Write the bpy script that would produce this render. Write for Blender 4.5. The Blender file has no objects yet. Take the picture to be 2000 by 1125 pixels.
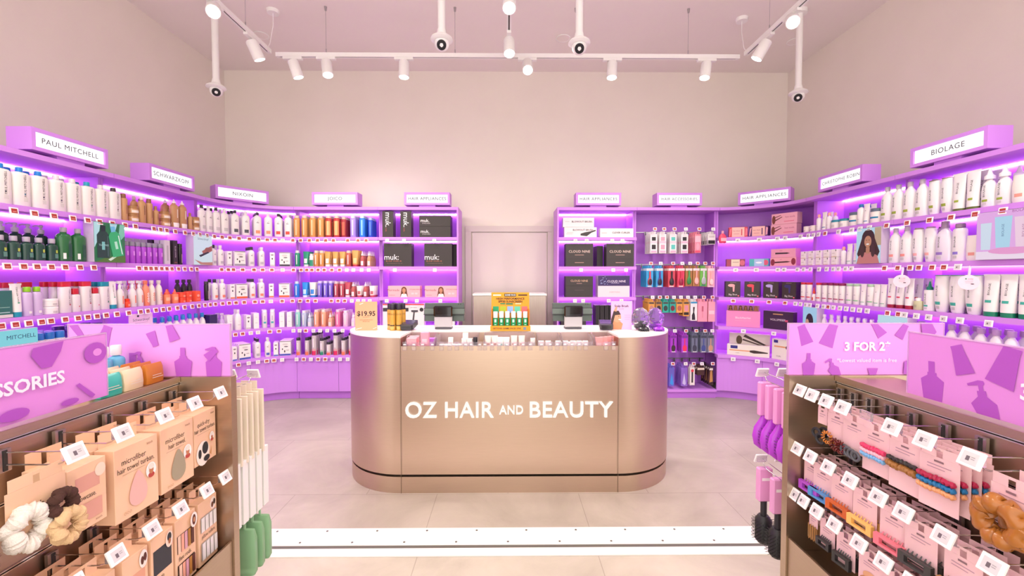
import bpy, math, random
from mathutils import Vector, Matrix, Euler
random.seed(7)
C = bpy.context.scene
R = math.radians

# ------------------------------------------------------------------ camera
F_PX = 840.0
cam_data = bpy.data.cameras.new('camera'); cam = bpy.data.objects.new('camera', cam_data)
C.collection.objects.link(cam); C.camera = cam
cam_data.sensor_width = 36; cam_data.lens = 36 * F_PX / 2000; cam_data.clip_start = 0.05
CAM = Vector((0, 0, 1.40))
CROT = Euler((R(90 - 1.84), 0, R(-0.55)), 'XYZ')
cam.location = CAM; cam.rotation_euler = CROT
CINV = CROT.to_matrix().transposed()
def proj(p):
    l = CINV @ (Vector(p) - CAM)
    return 1000 + F_PX * l.x / -l.z, 562.5 - F_PX * l.y / -l.z

# ------------------------------------------------------------------ view + world (light from the open shopfront behind)
C.view_settings.view_transform = 'Standard'; C.view_settings.look = 'None'
C.view_settings.gamma = 1.0; C.view_settings.use_curve_mapping = False
C.view_settings.exposure = -0.06
w = bpy.data.worlds.new('mall_light'); C.world = w; w.use_nodes = True
w.node_tree.nodes['Background'].inputs[0].default_value = (1.0, 0.945, 0.885, 1)
w.node_tree.nodes['Background'].inputs[1].default_value = 2.7
LED_E = 27.0         # shelf led strips
SPOT_W = 50.0        # one track lamp
LEDCOL = (1.0, 0.53, 1.0)

# ------------------------------------------------------------------ materials
def lin(h):
    h = h.lstrip('#'); v = [int(h[i:i+2], 16) / 255 for i in (0, 2, 4)]
    return tuple(c / 12.92 if c <= .04045 else ((c + .055) / 1.055) ** 2.4 for c in v)
MC = {}
def mat(h, rough=.45, metal=0, emit=0, trans=0, coat=0, alpha=1):
    k = (h, rough, metal, emit, trans, coat, alpha)
    if k in MC: return MC[k]
    m = bpy.data.materials.new('paint_' + h.strip('#')); m.use_nodes = True
    b = m.node_tree.nodes['Principled BSDF']; c = lin(h) + (1,)
    b.inputs['Base Color'].default_value = c
    b.inputs['Roughness'].default_value = rough; b.inputs['Metallic'].default_value = metal
    if trans: b.inputs['Transmission Weight'].default_value = trans; b.inputs['IOR'].default_value = 1.2
    if coat: b.inputs['Coat Weight'].default_value = coat; b.inputs['Coat Roughness'].default_value = .03
    if alpha < 1: b.inputs['Alpha'].default_value = alpha
    if emit:
        b.inputs['Emission Color'].default_value = c; b.inputs['Emission Strength'].default_value = emit
        if emit < 3: b.inputs['Base Color'].default_value = tuple(x * .1 for x in c[:3]) + (1,)
    MC[k] = m; return m
def node_mat(name):
    m = bpy.data.materials.new(name); m.use_nodes = True
    return m, m.node_tree.nodes, m.node_tree.links, m.node_tree.nodes['Principled BSDF']
def noise_mat(name, c1, c2, scale, rough, bump=0, stretch=(1, 1, 1), metal=0, detail=4):
    m, n, l, b = node_mat(name)
    tc = n.new('ShaderNodeTexCoord'); mp = n.new('ShaderNodeMapping'); mp.inputs['Scale'].default_value = stretch
    nz = n.new('ShaderNodeTexNoise'); nz.inputs['Scale'].default_value = scale; nz.inputs['Detail'].default_value = detail
    cr = n.new('ShaderNodeValToRGB'); cr.color_ramp.elements[0].color = lin(c1) + (1,); cr.color_ramp.elements[1].color = lin(c2) + (1,)
    cr.color_ramp.elements[0].position = .3; cr.color_ramp.elements[1].position = .7
    l.new(tc.outputs['Object'], mp.inputs[0]); l.new(mp.outputs[0], nz.inputs['Vector'])
    l.new(nz.outputs['Fac'], cr.inputs[0]); l.new(cr.outputs[0], b.inputs['Base Color'])
    b.inputs['Roughness'].default_value = rough; b.inputs['Metallic'].default_value = metal
    if bump:
        bp = n.new('ShaderNodeBump'); bp.inputs['Strength'].default_value = bump; bp.inputs['Distance'].default_value = .002
        l.new(nz.outputs['Fac'], bp.inputs['Height']); l.new(bp.outputs[0], b.inputs['Normal'])
    return m
M_WALL = noise_mat('wall_paint', '#ebe2d9', '#eee5dc', 3, .9, .05)
M_CEIL = noise_mat('ceiling_paint', '#f0e8e4', '#f2eae6', 2, .95)
M_PURP = noise_mat('purple_laminate', '#c47ae4', '#c97fe8', 1.5, .42)
M_PURP2 = noise_mat('purple_laminate_front', '#cd8ae8', '#d18eea', 1.5, .5)
M_METAL = noise_mat('brushed_champagne_metal', '#ccb4a0', '#d0b8a4', 60, .36, .02, (.2, .2, 8), 1.0)
M_METAL2 = noise_mat('brushed_bronze_metal', '#bda994', '#c1ad98', 40, .38, .02, (.3, .3, 6), 1.0)
M_CHROME = mat('#d8d8dc', .16, 1); M_STEEL = mat('#b8b6b8', .3, 1)
M_WHITE = mat('#f4f2f0', .5); M_LED = None
def emis(name, col, s):
    m, n, l, b = node_mat(name); b.inputs['Base Color'].default_value = (0, 0, 0, 1)
    b.inputs['Emission Color'].default_value = tuple(col) + (1,); b.inputs['Emission Strength'].default_value = s
    return m
M_LED = emis('violet_led', LEDCOL, LED_E)
M_LAMP = emis('lamp_glow', (1, .93, .84), 30)
M_SIGNLIT = emis('lit_sign_face', (1, .96, .99), 1.25)
def floor_mat():
    m, n, l, b = node_mat('concrete_tile')
    tc = n.new('ShaderNodeTexCoord'); nz = n.new('ShaderNodeTexNoise'); nz.inputs['Scale'].default_value = 1.7
    nz.inputs['Detail'].default_value = 9; nz.inputs['Roughness'].default_value = .62; nz.inputs['Distortion'].default_value = .5
    cr = n.new('ShaderNodeValToRGB'); cr.color_ramp.elements[0].color = lin('#a3998b') + (1,); cr.color_ramp.elements[1].color = lin('#c0b6a8') + (1,)
    cr.color_ramp.elements[0].position = .32; cr.color_ramp.elements[1].position = .68
    br = n.new('ShaderNodeTexBrick'); br.offset = 0.5; br.inputs['Scale'].default_value = 1
    br.inputs['Brick Width'].default_value = .9; br.inputs['Row Height'].default_value = .9
    br.inputs['Mortar Size'].default_value = .0022; br.inputs['Mortar Smooth'].default_value = .1
    br.inputs['Color1'].default_value = (1, 1, 1, 1); br.inputs['Color2'].default_value = (.95, .95, .95, 1); br.inputs['Mortar'].default_value = (.68, .66, .64, 1)
    mx = n.new('ShaderNodeMix'); mx.data_type = 'RGBA'; mx.blend_type = 'MULTIPLY'; mx.inputs[0].default_value = 1
    l.new(tc.outputs['Object'], nz.inputs['Vector']); l.new(tc.outputs['Object'], br.inputs['Vector'])
    l.new(nz.outputs['Fac'], cr.inputs[0]); l.new(cr.outputs[0], mx.inputs[6]); l.new(br.outputs['Color'], mx.inputs[7])
    l.new(mx.outputs[2], b.inputs['Base Color']); b.inputs['Roughness'].default_value = .38
    return m
M_FLOOR = floor_mat()

# ------------------------------------------------------------------ mesh builder
class MB:
    def __init__(s): s.v = []; s.f = []; s.m = []; s.mats = []; s.sm = []
    def mi(s, m):
        if isinstance(m, str): m = mat(m)
        if m not in s.mats: s.mats.append(m)
        return s.mats.index(m)
    def add(s, vs, fs, m, smooth=False, T=None):
        o = len(s.v); k = s.mi(m)
        s.v += [tuple(T @ Vector(p)) if T else tuple(p) for p in vs]
        for f in fs: s.f.append([i + o for i in f]); s.m.append(k); s.sm.append(smooth)
        return s
    def box(s, x0, x1, y0, y1, z0, z1, m, T=None, bev=0):
        if bev:
            b = bev
            P = [(x0+b, y0, 0), (x1-b, y0, 0), (x1, y0+b, 0), (x1, y1-b, 0), (x1-b, y1, 0), (x0+b, y1, 0), (x0, y1-b, 0), (x0, y0+b, 0)]
            Q = [(x0+b, y0+b), (x1-b, y0+b), (x1-b, y0+b), (x1-b, y1-b), (x1-b, y1-b), (x0+b, y1-b), (x0+b, y1-b), (x0+b, y0+b)]
            vs = [(q[0], q[1], z0) for q in Q] + [(p[0], p[1], z0+b) for p in P] + [(p[0], p[1], z1-b) for p in P] + [(q[0], q[1], z1) for q in Q]
            fs = []
            for L in range(3):
                for i in range(8):
                    j = (i+1) % 8; fs.append([L*8+i, L*8+j, L*8+8+j, L*8+8+i])
            fs.append([7, 6, 5, 4, 3, 2, 1, 0]); fs.append([24+i for i in range(8)])
            return s.add(vs, fs, m, False, T)
        vs = [(x0,y0,z0),(x1,y0,z0),(x1,y1,z0),(x0,y1,z0),(x0,y0,z1),(x1,y0,z1),(x1,y1,z1),(x0,y1,z1)]
        return s.add(vs, [[3,2,1,0],[4,5,6,7],[0,1,5,4],[1,2,6,5],[2,3,7,6],[3,0,4,7]], m, False, T)
    def lathe(s, prof, m, seg=20, T=None, n=2.0, smooth=True):
        """prof = [(rx, ry, z)]; superellipse exponent n"""
        vs = []; fs = []
        for rx, ry, z in prof:
            for i in range(seg):
                a = 2*math.pi*i/seg; c, q = math.cos(a), math.sin(a)
                vs.append((rx*math.copysign(abs(c)**(2/n), c), ry*math.copysign(abs(q)**(2/n), q), z))
        for j in range(len(prof)-1):
            for i in range(seg):
                k = (i+1) % seg; fs.append([j*seg+i, j*seg+k, (j+1)*seg+k, (j+1)*seg+i])
        fs.append(list(range(seg))[::-1]); fs.append([(len(prof)-1)*seg+i for i in range(seg)])
        return s.add(vs, fs, m, smooth, T)
    def cyl(s, p0, p1, r, m, seg=10, r2=None):
        return s.tube([p0, p1], r, m, seg, r2)
    def tube(s, pts, r, m, seg=8, r2=None, closed=False):
        pts = [Vector(p) for p in pts]; n = len(pts); vs = []; fs = []
        up = Vector((0, 0, 1)); prev = None
        for i, p in enumerate(pts):
            if closed: t = pts[(i+1) % n] - pts[i-1]
            else: t = (pts[min(i+1, n-1)] - pts[max(i-1, 0)])
            t.normalize()
            a = prev if prev is not None else (up if abs(t.z) < .9 else Vector((1, 0, 0)))
            a = (a - t * a.dot(t)).normalized(); prev = a; b = t.cross(a)
            rr = r if not callable(r) else r(i / max(1, n-1))
            if r2 is not None: rr = r + (r2 - r) * i / (n-1)
            for k in range(seg):
                g = 2*math.pi*k/seg; vs.append(p + a*rr*math.cos(g) + b*rr*math.sin(g))
        for j in range(n if closed else n-1):
            for k in range(seg):
                q = (k+1) % seg; J = (j+1) % n
                fs.append([j*seg+k, j*seg+q, J*seg+q, J*seg+k])
        if not closed: fs.append(list(range(seg))[::-1]); fs.append([(n-1)*seg+k for k in range(seg)])
        return s.add(vs, fs, m, True)
    def prism(s, poly, z0, z1, m, T=None, smooth=False):
        n = len(poly); vs = [(x, y, z0) for x, y in poly] + [(x, y, z1) for x, y in poly]
        fs = [[i, (i+1) % n, n+(i+1) % n, n+i] for i in range(n)] + [list(range(n))[::-1], [n+i for i in range(n)]]
        return s.add(vs, fs, m, smooth, T)
    def sphere(s, c, r, m, seg=14, rings=8, sc=(1,1,1)):
        prof = []
        for j in range(rings+1):
            a = -math.pi/2 + math.pi*j/rings; q = max(.01, math.cos(a))
            prof.append((r*q*sc[0], r*q*sc[1], r*math.sin(a)*sc[2]))
        return s.lathe(prof, m, seg, Matrix.Translation(c))
    def mesh(s, name='m'):
        me = bpy.data.meshes.new(name); me.from_pydata(s.v, [], s.f)
        for m in s.mats: me.materials.append(m)
        me.polygons.foreach_set('material_index', s.m); me.polygons.foreach_set('use_smooth', s.sm)
        me.update()
        if any(s.sm):
            try: me.set_sharp_from_angle(angle=R(38))
            except Exception: pass
        return me
    def build(s, name, parent=None, loc=None, rotz=0, label=None):
        return link(name, s.mesh(name), parent, loc, rotz, label)
def link(name, data, parent=None, loc=None, rotz=0, label=None):
    o = bpy.data.objects.new(name, data); C.collection.objects.link(o)
    if parent: o.parent = parent
    if loc is not None: o.location = loc
    if rotz: o.rotation_euler = (0, 0, rotz)
    if label: o['label'] = label
    return o
def struct(o): o['kind'] = 'structure'; return o
def tag(o, label, cat, group=None):
    o['label'] = label; o['category'] = cat
    if group: o['group'] = group
    return o
def thing(name, label, cat, loc=(0,0,0), rotz=0, group=None):
    return tag(link(name, None, None, loc, rotz), label, cat, group)

# text: returns verts, faces laid in the x/z plane (facing -y), centred
TC = {}
def textgeo(t, size=1.0, bold=0.0, align='CENTER', res=2, space=1.0):
    k = (t, bold, align, res, space)
    if k not in TC:
        cu = bpy.data.curves.new('lettering', 'FONT'); cu.body = t; cu.size = 1; cu.resolution_u = res
        cu.align_x = align; cu.align_y = 'CENTER'; cu.offset = bold; cu.space_character = space
        ob = bpy.data.objects.new('lettering', cu); me = bpy.data.meshes.new_from_object(ob)
        TC[k] = ([(v.co.x, v.co.y) for v in me.vertices], [list(p.vertices) for p in me.polygons])
        bpy.data.objects.remove(ob); bpy.data.curves.remove(cu); bpy.data.meshes.remove(me)
    vs, fs = TC[k]
    return [(x*size, y*size) for x, y in vs], fs
# flat art on a vertical plane facing -y at y=y0. shapes: see below
def art(mb, shapes, y0=0.0, emit=0, step=.0004):
    y = y0 - step
    def mm(c): return c if not isinstance(c, str) else (mat(c, .5, 0, emit) if emit else mat(c, .5))
    for sh in shapes:
        k = sh[0]
        if k == 'r': _, x0, z0, x1, z1, c = sh; P = [(x0,z0),(x1,z0),(x1,z1),(x0,z1)]
        elif k == 'e':
            _, cx, cz, rx, rz, c = sh; P = [(cx+rx*math.cos(a*math.pi/9), cz+rz*math.sin(a*math.pi/9)) for a in range(18)]
        elif k == 'p': _, P, c = sh
        if k == 't':
            _, t, x, z, size, c = sh[:6]; opt = sh[6] if len(sh) > 6 else {}
            vs, fs = textgeo(t, size, opt.get('bold', 0), opt.get('align', 'CENTER'), opt.get('res', 2), opt.get('space', 1))
            a = R(opt.get('rot', 0)); ca, sa = math.cos(a), math.sin(a); wx = opt.get('wx', 1)
            mb.add([(x + wx*u*ca - v*sa, y, z + wx*u*sa + v*ca) for u, v in vs], fs, mm(c))
        else:
            mb.add([(px, y, pz) for px, pz in P], [list(range(len(P)))], mm(c))
        y -= step
    return mb
def head(cx, cz, s, skin='#c98f6e', hair='#2c1a14', top=None):   # small printed portrait, generic
    L = [('e', cx, cz+.08*s, .40*s, .46*s, hair), ('p', [(cx-.40*s, cz), (cx-.55*s, cz-.9*s), (cx+.55*s, cz-.9*s), (cx+.40*s, cz)], hair),
         ('p', [(cx-.5*s, cz-1.0*s), (cx-.36*s, cz-.55*s), (cx, cz-.42*s), (cx+.36*s, cz-.55*s), (cx+.5*s, cz-1.0*s)], top or skin),
         ('r', cx-.1*s, cz-.55*s, cx+.1*s, cz-.2*s, skin), ('e', cx, cz, .25*s, .34*s, skin),
         ('e', cx-.1*s, cz+.05*s, .035*s, .025*s, '#2a1a16'), ('e', cx+.1*s, cz+.05*s, .035*s, .025*s, '#2a1a16'),
         ('e', cx, cz-.16*s, .08*s, .03*s, '#a8403c')]
    return L

# ------------------------------------------------------------------ registry of labelled things
REG = []
ORD = ['', 'first', 'second', 'third', 'fourth', 'fifth', 'sixth', 'seventh', 'eighth', 'ninth', 'tenth', 'eleventh', 'twelfth',
       'thirteenth', 'fourteenth', 'fifteenth', 'sixteenth', 'seventeenth', 'eighteenth', 'nineteenth', 'twentieth'] + [f'{i}th' for i in range(21, 60)]
def inst(name, parts, loc, rotz, look, cat, place, row=1, group=None, order='from left', sortkey=None, tilt=None):
    """one thing made of parts [(name, mesh, label or None, [subparts])]"""
    if len(parts) == 1 and not parts[0][3]: o = link(name, parts[0][1], None, loc)
    else:
        o = link(name, None, None, loc)
        for pn, me, lb, subs in parts:
            c = link(pn, me, o, label=lb)
            for sn, sm, sl, _ in subs: link(sn, sm, c, label=sl)
    o.rotation_euler = tilt if tilt else (0, 0, rotz)
    REG.append((o, look, cat, place, row, group, order, sortkey if sortkey is not None else proj(loc)[0]))
    return o
def finish_labels():
    buckets = {}
    for r in REG: buckets.setdefault((r[1], r[3], r[4], r[6]), []).append(r)
    rows = {}
    for r in REG: rows.setdefault((r[1], r[3]), set()).add(r[4])
    for (look, place, row, order), L in buckets.items():
        L.sort(key=lambda r: r[7])
        for i, r in enumerate(L):
            t = (('front ' if len(rows[(look, place)]) > 1 else '') + look) if row == 1 else ORD[row] + '-row ' + look
            t += f', {ORD[i+1]} {order}' if len(L) > 1 else ''
            t += ', ' + place
            n = len(t.replace('-', '').split())
            if n > 16 or n < 4: print('LABEL LENGTH', n, t)
            tag(r[0], t, r[2], r[5] or f'{r[2]}s on {place}')
PC = {}
def P(name, mb, label=None, subs=()): return (name, mb.mesh(name), label, [P(*q) if not isinstance(q[1], bpy.types.Mesh) else q for q in subs])

# ------------------------------------------------------------------ shelving path (front edge of the shelves, plan view)
XF, YF, RC = 2.90, 4.77, .60
XE = .545
TA = 4.17 - 1.0; TB = TA + math.pi*RC/2; TE = TB + (2.30 - XE)
def path(side, t, ins=0.0):
    """side -1 left / +1 right: point at arc length t, ins = how far into the cabinet; angle = rotation of a product facing the room"""
    if t < TA: x, y, a = -XF - ins, 1.0 + t, 90.0
    elif t < TB:
        ph = (t - TA) / RC; rr = RC + ins
        x = -2.30 - rr*math.cos(ph); y = 4.17 + rr*math.sin(ph); a = 90 - math.degrees(ph)
    else: x, y, a = -2.30 + (t - TB), YF + ins, 0.0
    if side > 0: x = -x; a = -a
    return x, y, R(a)
def t_at(side, px, z, ins=0.0):
    lo, hi = 1.2, TE
    for _ in range(40):
        mid = (lo + hi)/2; x, y, a = path(side, mid, ins); q = proj((x, y, z))[0]
        if (q < px) == (side < 0): lo = mid
        else: hi = mid
    return (lo + hi)/2
def sweep(mb, side, t0, t1, i0, i1, z0, z1, m):
    ts = [t0]
    for k in range(1, 25):
        q = TA + (TB - TA)*k/24
        if t0 < q < t1 and t0 < TB and t1 > TA: ts.append(q)
    if t0 < TA < t1: ts.append(TA)
    ts.append(t1); ts = sorted(set(ts)); vs = []; fs = []
    for t in ts:
        for ii, z in ((i0, z0), (i1, z0), (i1, z1), (i0, z1)):
            x, y, _ = path(side, t, ii); vs.append((x, y, z))
    for j in range(len(ts)-1):
        for k in range(4):
            q = (k+1) % 4; f = [j*4+k, j*4+q, j*4+4+q, j*4+4+k]; fs.append(f if side < 0 else f[::-1])
    e0 = [3, 2, 1, 0]; e1 = [(len(ts)-1)*4+k for k in range(4)]
    fs += [e0, e1] if side < 0 else [e0[::-1], e1[::-1]]
    mb.add(vs, fs, m); return mb
SH = [0, 1.809, 1.485, 1.144, .815, .497]
def place_name(side, t, s):
    sd = 'left' if side < 0 else 'right'
    lv = ['', 'top', 'second', 'third', 'fourth', 'lowest'][s]
    if t < TA + .02: return f'{lv} shelf, {sd} wall'
    if t < TB + .02: return f'{lv} shelf, {sd} corner'
    return f'{lv} shelf, {sd} rear wall'

# ------------------------------------------------------------------ room shell
def room():
    f = MB().box(-5, 5, -3, 5.3, -.1, 0, M_FLOOR).build('floor'); struct(f)
    struct(MB().box(-5, 5, 5.22, 5.4, 0, 4.2, M_WALL).build('wall_back'))
    struct(MB().box(-3.55, -3.37, -.6, 5.22, 0, 4.2, M_WALL).build('wall_left'))
    struct(MB().box(3.37, 3.55, -.6, 5.22, 0, 4.2, M_WALL).build('wall_right'))
    struct(MB().box(-3.55, 3.55, -.6, 5.22, 3.82, 3.95, M_CEIL).build('ceiling'))
    # flush door in the back wall with its frame
    d = MB(); d.box(-.43, .47, 5.205, 5.216, .0, 1.90, mat('#dcd0cc', .5)); o = struct(d.build('door_1'))
    h = MB(); h.cyl((.40, 5.205, 1.0), (.40, 5.16, 1.0), .009, M_STEEL); h.cyl((.40, 5.165, 1.0), (.30, 5.165, 1.0), .008, M_STEEL); h.build('door_handle', o)
    f = MB(); m = mat('#d6cac6', .5)
    f.box(-.51, -.44, 5.19, 5.219, 0, 1.909, m); f.box(.48, .55, 5.19, 5.219, 0, 1.909, m); f.box(-.51, .55, 5.19, 5.219, 1.91, 1.98, m)
    struct(f.build('trim_1'))
    # floor rail of the shop shutter
    r = MB(); wm = mat('#e9e4de', .35); dk = mat('#5b5650', .6)
    r.box(-3.3, 3.3, 2.175, 2.325, 0, .006, wm); r.box(-3.3, 3.3, 2.150, 2.175, 0, .004, dk); r.box(-3.3, 3.3, 2.09, 2.150, 0, .006, wm)
    for i in range(-12, 13):
        r.lathe([(.006, .006, .006), (.006, .006, .0072)], dk, 8, Matrix.Translation((i*.27+.1, 2.30, 0)))
        r.lathe([(.006, .006, .006), (.006, .006, .0072)], dk, 8, Matrix.Translation((i*.27, 2.20, 0)))
    struct(r.build('trim_2'))
room()

# ------------------------------------------------------------------ shelving units
def unit(side, t0, t1, kind, first=False, last=False, look=''):
    x, y, a = path(side, (t0+t1)/2, .2)
    sd = 'left' if side < 0 else 'right'
    root = thing('shelving_unit', look, 'shelving unit', (0, 0, 0), 0, 'purple shelving units along the walls')
    e = .0015; a0, a1 = t0+e, t1-e
    D = .36
    sweep(MB(), side, a0, a1, D, D+.018, .10, 2.14, M_PURP).build('back_panel', root)
    sweep(MB(), side, a0, a1, 0, D, 2.108, 2.14, M_PURP2).build('top_panel', root)
    dark = kind == 'curveR'
    # dividers: one at each end of the module
    d = MB(); sweep(d, side, a0, a0+.018, .10 if not first else .0, D, .497, 2.108, M_PURP2 if first else M_PURP); d.build('side_panel', root)
    d = MB(); sweep(d, side, a1-.018, a1, .10 if not last else .0, D, (.497 if not last else .08), 2.108, M_PURP2 if last else M_PURP); d.build('side_panel', root)
    b0, b1 = a0 + (.019 if first else 0), a1 - (.019 if last else 0)
    lv = [2.14] + SH[1:]
    if kind == 'peg':
        tr = sweep(MB(), side, b0, b1, .01, D, .075, .100, M_PURP2); tr.build('tray', root)
        sweep(MB(), side, b0, b1, .04, .08, 0, .0745, M_PURP).build('kick_board', root)
        for z in PEGZ:
            g = sweep(MB(), side, a0+.02, a1-.02, D-.02, D-.012, z-.006, z+.006, M_STEEL); g.build('hanging_bar', root)
    else:
        for s in range(1, 6):
            m = MB()
            # shelf is notched around the dividers: front lip full width, body between
            sweep(m, side, b0, b1, 0, .099, SH[s]-.034, SH[s], M_PURP2)
            sweep(m, side, a0+.019, a1-.019, .099, D-.001, SH[s]-.018, SH[s], M_PURP)
            m.build('shelf', root)
        b = MB(); sweep(b, side, b0, b1, .02, .04, .09, .462, M_PURP2)
        x1 = (t0+t1)/2
        b.build('cupboard_door', root)
        if True:
            ln = MB(); xx = sweep(ln, side, x1-.0015, x1+.0015, .0192, .0199, .09, .462, mat('#6a3a90', .6)); ln.build('door_gap', root)
        sweep(MB(), side, b0, b1, .07, .09, 0, .088, M_PURP).build('kick_board', root)
        sk = (0,) if kind == 'curveR' else ()
        for i in range(5):
            if i in sk: continue
            zt = (2.108 if i == 0 else SH[i]-.018)
            sweep(MB(), side, a0+.025, a1-.025, D-.016, D-.004, zt-.008, zt-.001, M_LED).build('led_strip', root)
    return root
PEGZ = [1.895, 1.515, 1.138, .762, .392]
cutsL = [.28, 1.28, 2.22, TA+.012, TB-.05, TB+.87, TE]
names = ['nearest the shop front, holding dark green bottles', 'between two small screens, holding pink and tan bottles']
for side in (-1, 1):
    sd = 'left' if side < 0 else 'right'
    looks = [f'purple shelving unit nearest the shopfront, {sd} wall',
             f'purple shelving unit second from the shopfront, {sd} wall',
             f'purple shelving unit third from the shopfront, {sd} wall',
             f'concave purple shelving unit in the {sd} corner',
             'purple shelving unit of metallic coloured bottles beside left corner' if side < 0 else 'purple unit of hooks hung with brushes beside right corner',
             f'purple shelving unit of boxed hair appliances, {sd} of the door']
    kinds = ['n', 'n', 'n', 'curveR' if side > 0 else 'n', 'peg' if side > 0 else 'n', 'n']
    for i in range(6):
        unit(side, cutsL[i], cutsL[i+1], kinds[i], last=(i == 5), look=looks[i])

# sign boxes on top of the units
def sign_box(side, t, txt, look, ts=.052, face_w=.50):
    x, y, a = path(side, t, .0)
    o = thing('sign_box', look, 'sign', (x, y, 2.14), a, 'lit sign boxes on the shelving')
    W, H, D = face_w, .137, .15
    b = MB(); z0 = .022
    fr = .022
    b.box(-W/2, W/2, .012, D, z0, z0+H, M_PURP2)
    b.box(-W/2, W/2, -.005, .012, z0, z0+fr, M_PURP2); b.box(-W/2, W/2, -.005, .012, z0+H-fr, z0+H, M_PURP2)
    b.box(-W/2, -W/2+fr, -.005, .012, z0+fr, z0+H-fr, M_PURP2); b.box(W/2-fr, W/2, -.005, .012, z0+fr, z0+H-fr, M_PURP2)
    b.build('sign_case', o)
    f = MB(); f.box(-W/2+fr+.001, W/2-fr-.001, .006, .0115, z0+fr+.001, z0+H-fr-.001, M_SIGNLIT)
    art(f, [('t', txt, 0, z0+H/2, ts, mat('#3a2230', .6), {'space': 1.12, 'res': 4})], .006)
    f.build('lit_face', o)
    MB().box(-.09, .09, .01, D-.01, 0, z0-.0005, M_PURP).build('sign_foot', o)
S_L = [(142, 'PAUL MITCHELL'), (338, 'SCHWARZKOPF'), (475, 'NIXOIN'), (654, 'JOICO'), (834, 'HAIR APPLIANCES')]
L_L = ['lit purple sign box above the big white pump bottles', 'lit purple sign box above the tan bottles, left wall',
       'lit purple sign box curved-corner left, six letters', 'lit purple sign box above the gold bottles',
       'lit purple hair appliances sign left of the door']
for (px, tx), lk in zip(S_L, L_L): sign_box(-1, t_at(-1, px, 2.2), tx, lk, .05 if len(tx) < 12 else .047)
S_R = [(1169, 'HAIR APPLIANCES'), (1327, 'HAIR ACCESSORIES'), (1491, 'HAIR APPLIANCES'), (1639, 'CHRISTOPHE ROBIN'), (1848, 'BIOLAGE')]
L_R = ['lit purple hair appliances sign right of the door', 'lit purple hair accessories sign above hanging brushes',
       'lit purple hair appliances sign over the concave right corner', 'lit purple sign box above the white jars, right wall',
       'lit purple sign box above pointed white bottles, right wall']
L_L[2] = 'lit purple sign box with six letters over left corner'
for (px, tx), lk in zip(S_R, L_R): sign_box(1, t_at(1, px, 2.2), tx, lk, .05 if len(tx) < 12 else (.047 if len(tx) < 16 else .042))

# ------------------------------------------------------------------ ceiling: lighting tracks, spotlights, security cameras
TZ = 3.37
def fit(t, x0, x1, z0, z1, bold=0, space=1.0, res=3):
    vs, fs = textgeo(t, 1, bold, 'CENTER', res, space)
    a = [v[0] for v in vs]; b = [v[1] for v in vs]
    sx = (x1-x0)/(max(a)-min(a)); sz = (z1-z0)/(max(b)-min(b))
    return [(x0+(u-min(a))*sx, z0+(v-min(b))*sz) for u, v in vs], fs
def lighting_track(p0, p1, label, rods):
    o = thing('lighting_track', label, 'lighting track', p0, 0, 'suspended lighting tracks')
    p0 = Vector(p0); p1 = Vector(p1); L = (p1-p0).length; d = (p1-p0).normalized(); ang = math.atan2(d.y, d.x)
    T = Matrix.Rotation(ang, 4, 'Z')
    b = MB(); b.box(0, L, -.018, .018, .006, .036, M_WHITE, T); b.box(0, L, -.018, -.006, 0, .0058, M_WHITE, T); b.box(0, L, .006, .018, 0, .0058, M_WHITE, T)
    b.box(.03, L-.03, -.0055, .0055, .004, .0055, mat('#3a3636', .6), T)
    b.build('track_rail', o)
    for r in rods:
        q = T @ Vector((r, 0, 0)); m = MB(); z1 = 3.82-TZ
        m.cyl((q.x, q.y, .037), (q.x, q.y, z1-.03), .0018, M_STEEL, 6); m.cyl((q.x, q.y, .037), (q.x, q.y, .075), .005, M_STEEL, 8); m.cyl((q.x, q.y, z1-.035), (q.x, q.y, z1), .009, M_STEEL, 8, .013)
        m.build('suspension_wire', o)
lighting_track((-2.10, 3.99, TZ), (2.12, 3.99, TZ), 'long white lighting track across the ceiling before back wall', [.45, 1.62, 2.72, 3.75])
lighting_track((-2.13, 3.93, TZ), (-2.13, -.4, TZ), 'white lighting track running along the left side', [.35, 1.8, 3.2])
lighting_track((2.15, 3.93, TZ), (2.15, -.4, TZ), 'white lighting track running along the right side', [.35, 1.8, 3.2])
lighting_track((.01, 3.93, TZ), (.01, -.4, TZ), 'white lighting track in the middle above the counter', [.9, 2.3])
def spotlight(x, y, target, label, watt=None, real=True):
    o = thing('track_spotlight', label, 'spotlight', (x, y, TZ), 0, 'white track spotlights')
    d = (Vector(target) - Vector((x, y, TZ-.06))).normalized(); q = d.to_track_quat('Z', 'Y').to_matrix().to_4x4()
    along = (abs(y-3.99) < .01)
    b = MB(); (b.box(-.085, .085, -.017, .017, -.022, -.0005, M_WHITE) if along else b.box(-.017, .017, -.085, .085, -.022, -.0005, M_WHITE)); b.build('track_adapter', o)
    T = Matrix.Translation((0, 0, -.04)) @ q
    h = MB(); h.lathe([(.040, .040, -.01), (.046, .046, 0), (.047, .047, .14), (.042, .042, .141), (.040, .040, .128)], M_WHITE, 24, T); hs = h.build('lamp_housing', o)
    g = MB(); g.lathe([(.038, .038, .129), (.038, .038, .134)], M_LAMP, 24, T, smooth=False); g.build('lamp_lens', hs)
    ld = bpy.data.lights.new('spot_beam', 'SPOT'); ld.energy = watt or SPOT_W; ld.spot_size = R(118); ld.spot_blend = .8
    ld.color = (1, .915, .83); ld.shadow_soft_size = .045
    lo = bpy.data.objects.new('spot_beam', ld); C.collection.objects.link(lo); lo.parent = o
    lo.location = (T @ Vector((0, 0, .15))); lo.rotation_euler = (q @ Matrix.Rotation(math.pi, 4, 'X')).to_euler()
def at_z(px, py, z):
    d = CROT.to_matrix() @ Vector(((px-1000)/F_PX, -(py-562.5)/F_PX, -1)); k = (z - CAM.z)/d.z
    return CAM + d*k
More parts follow.
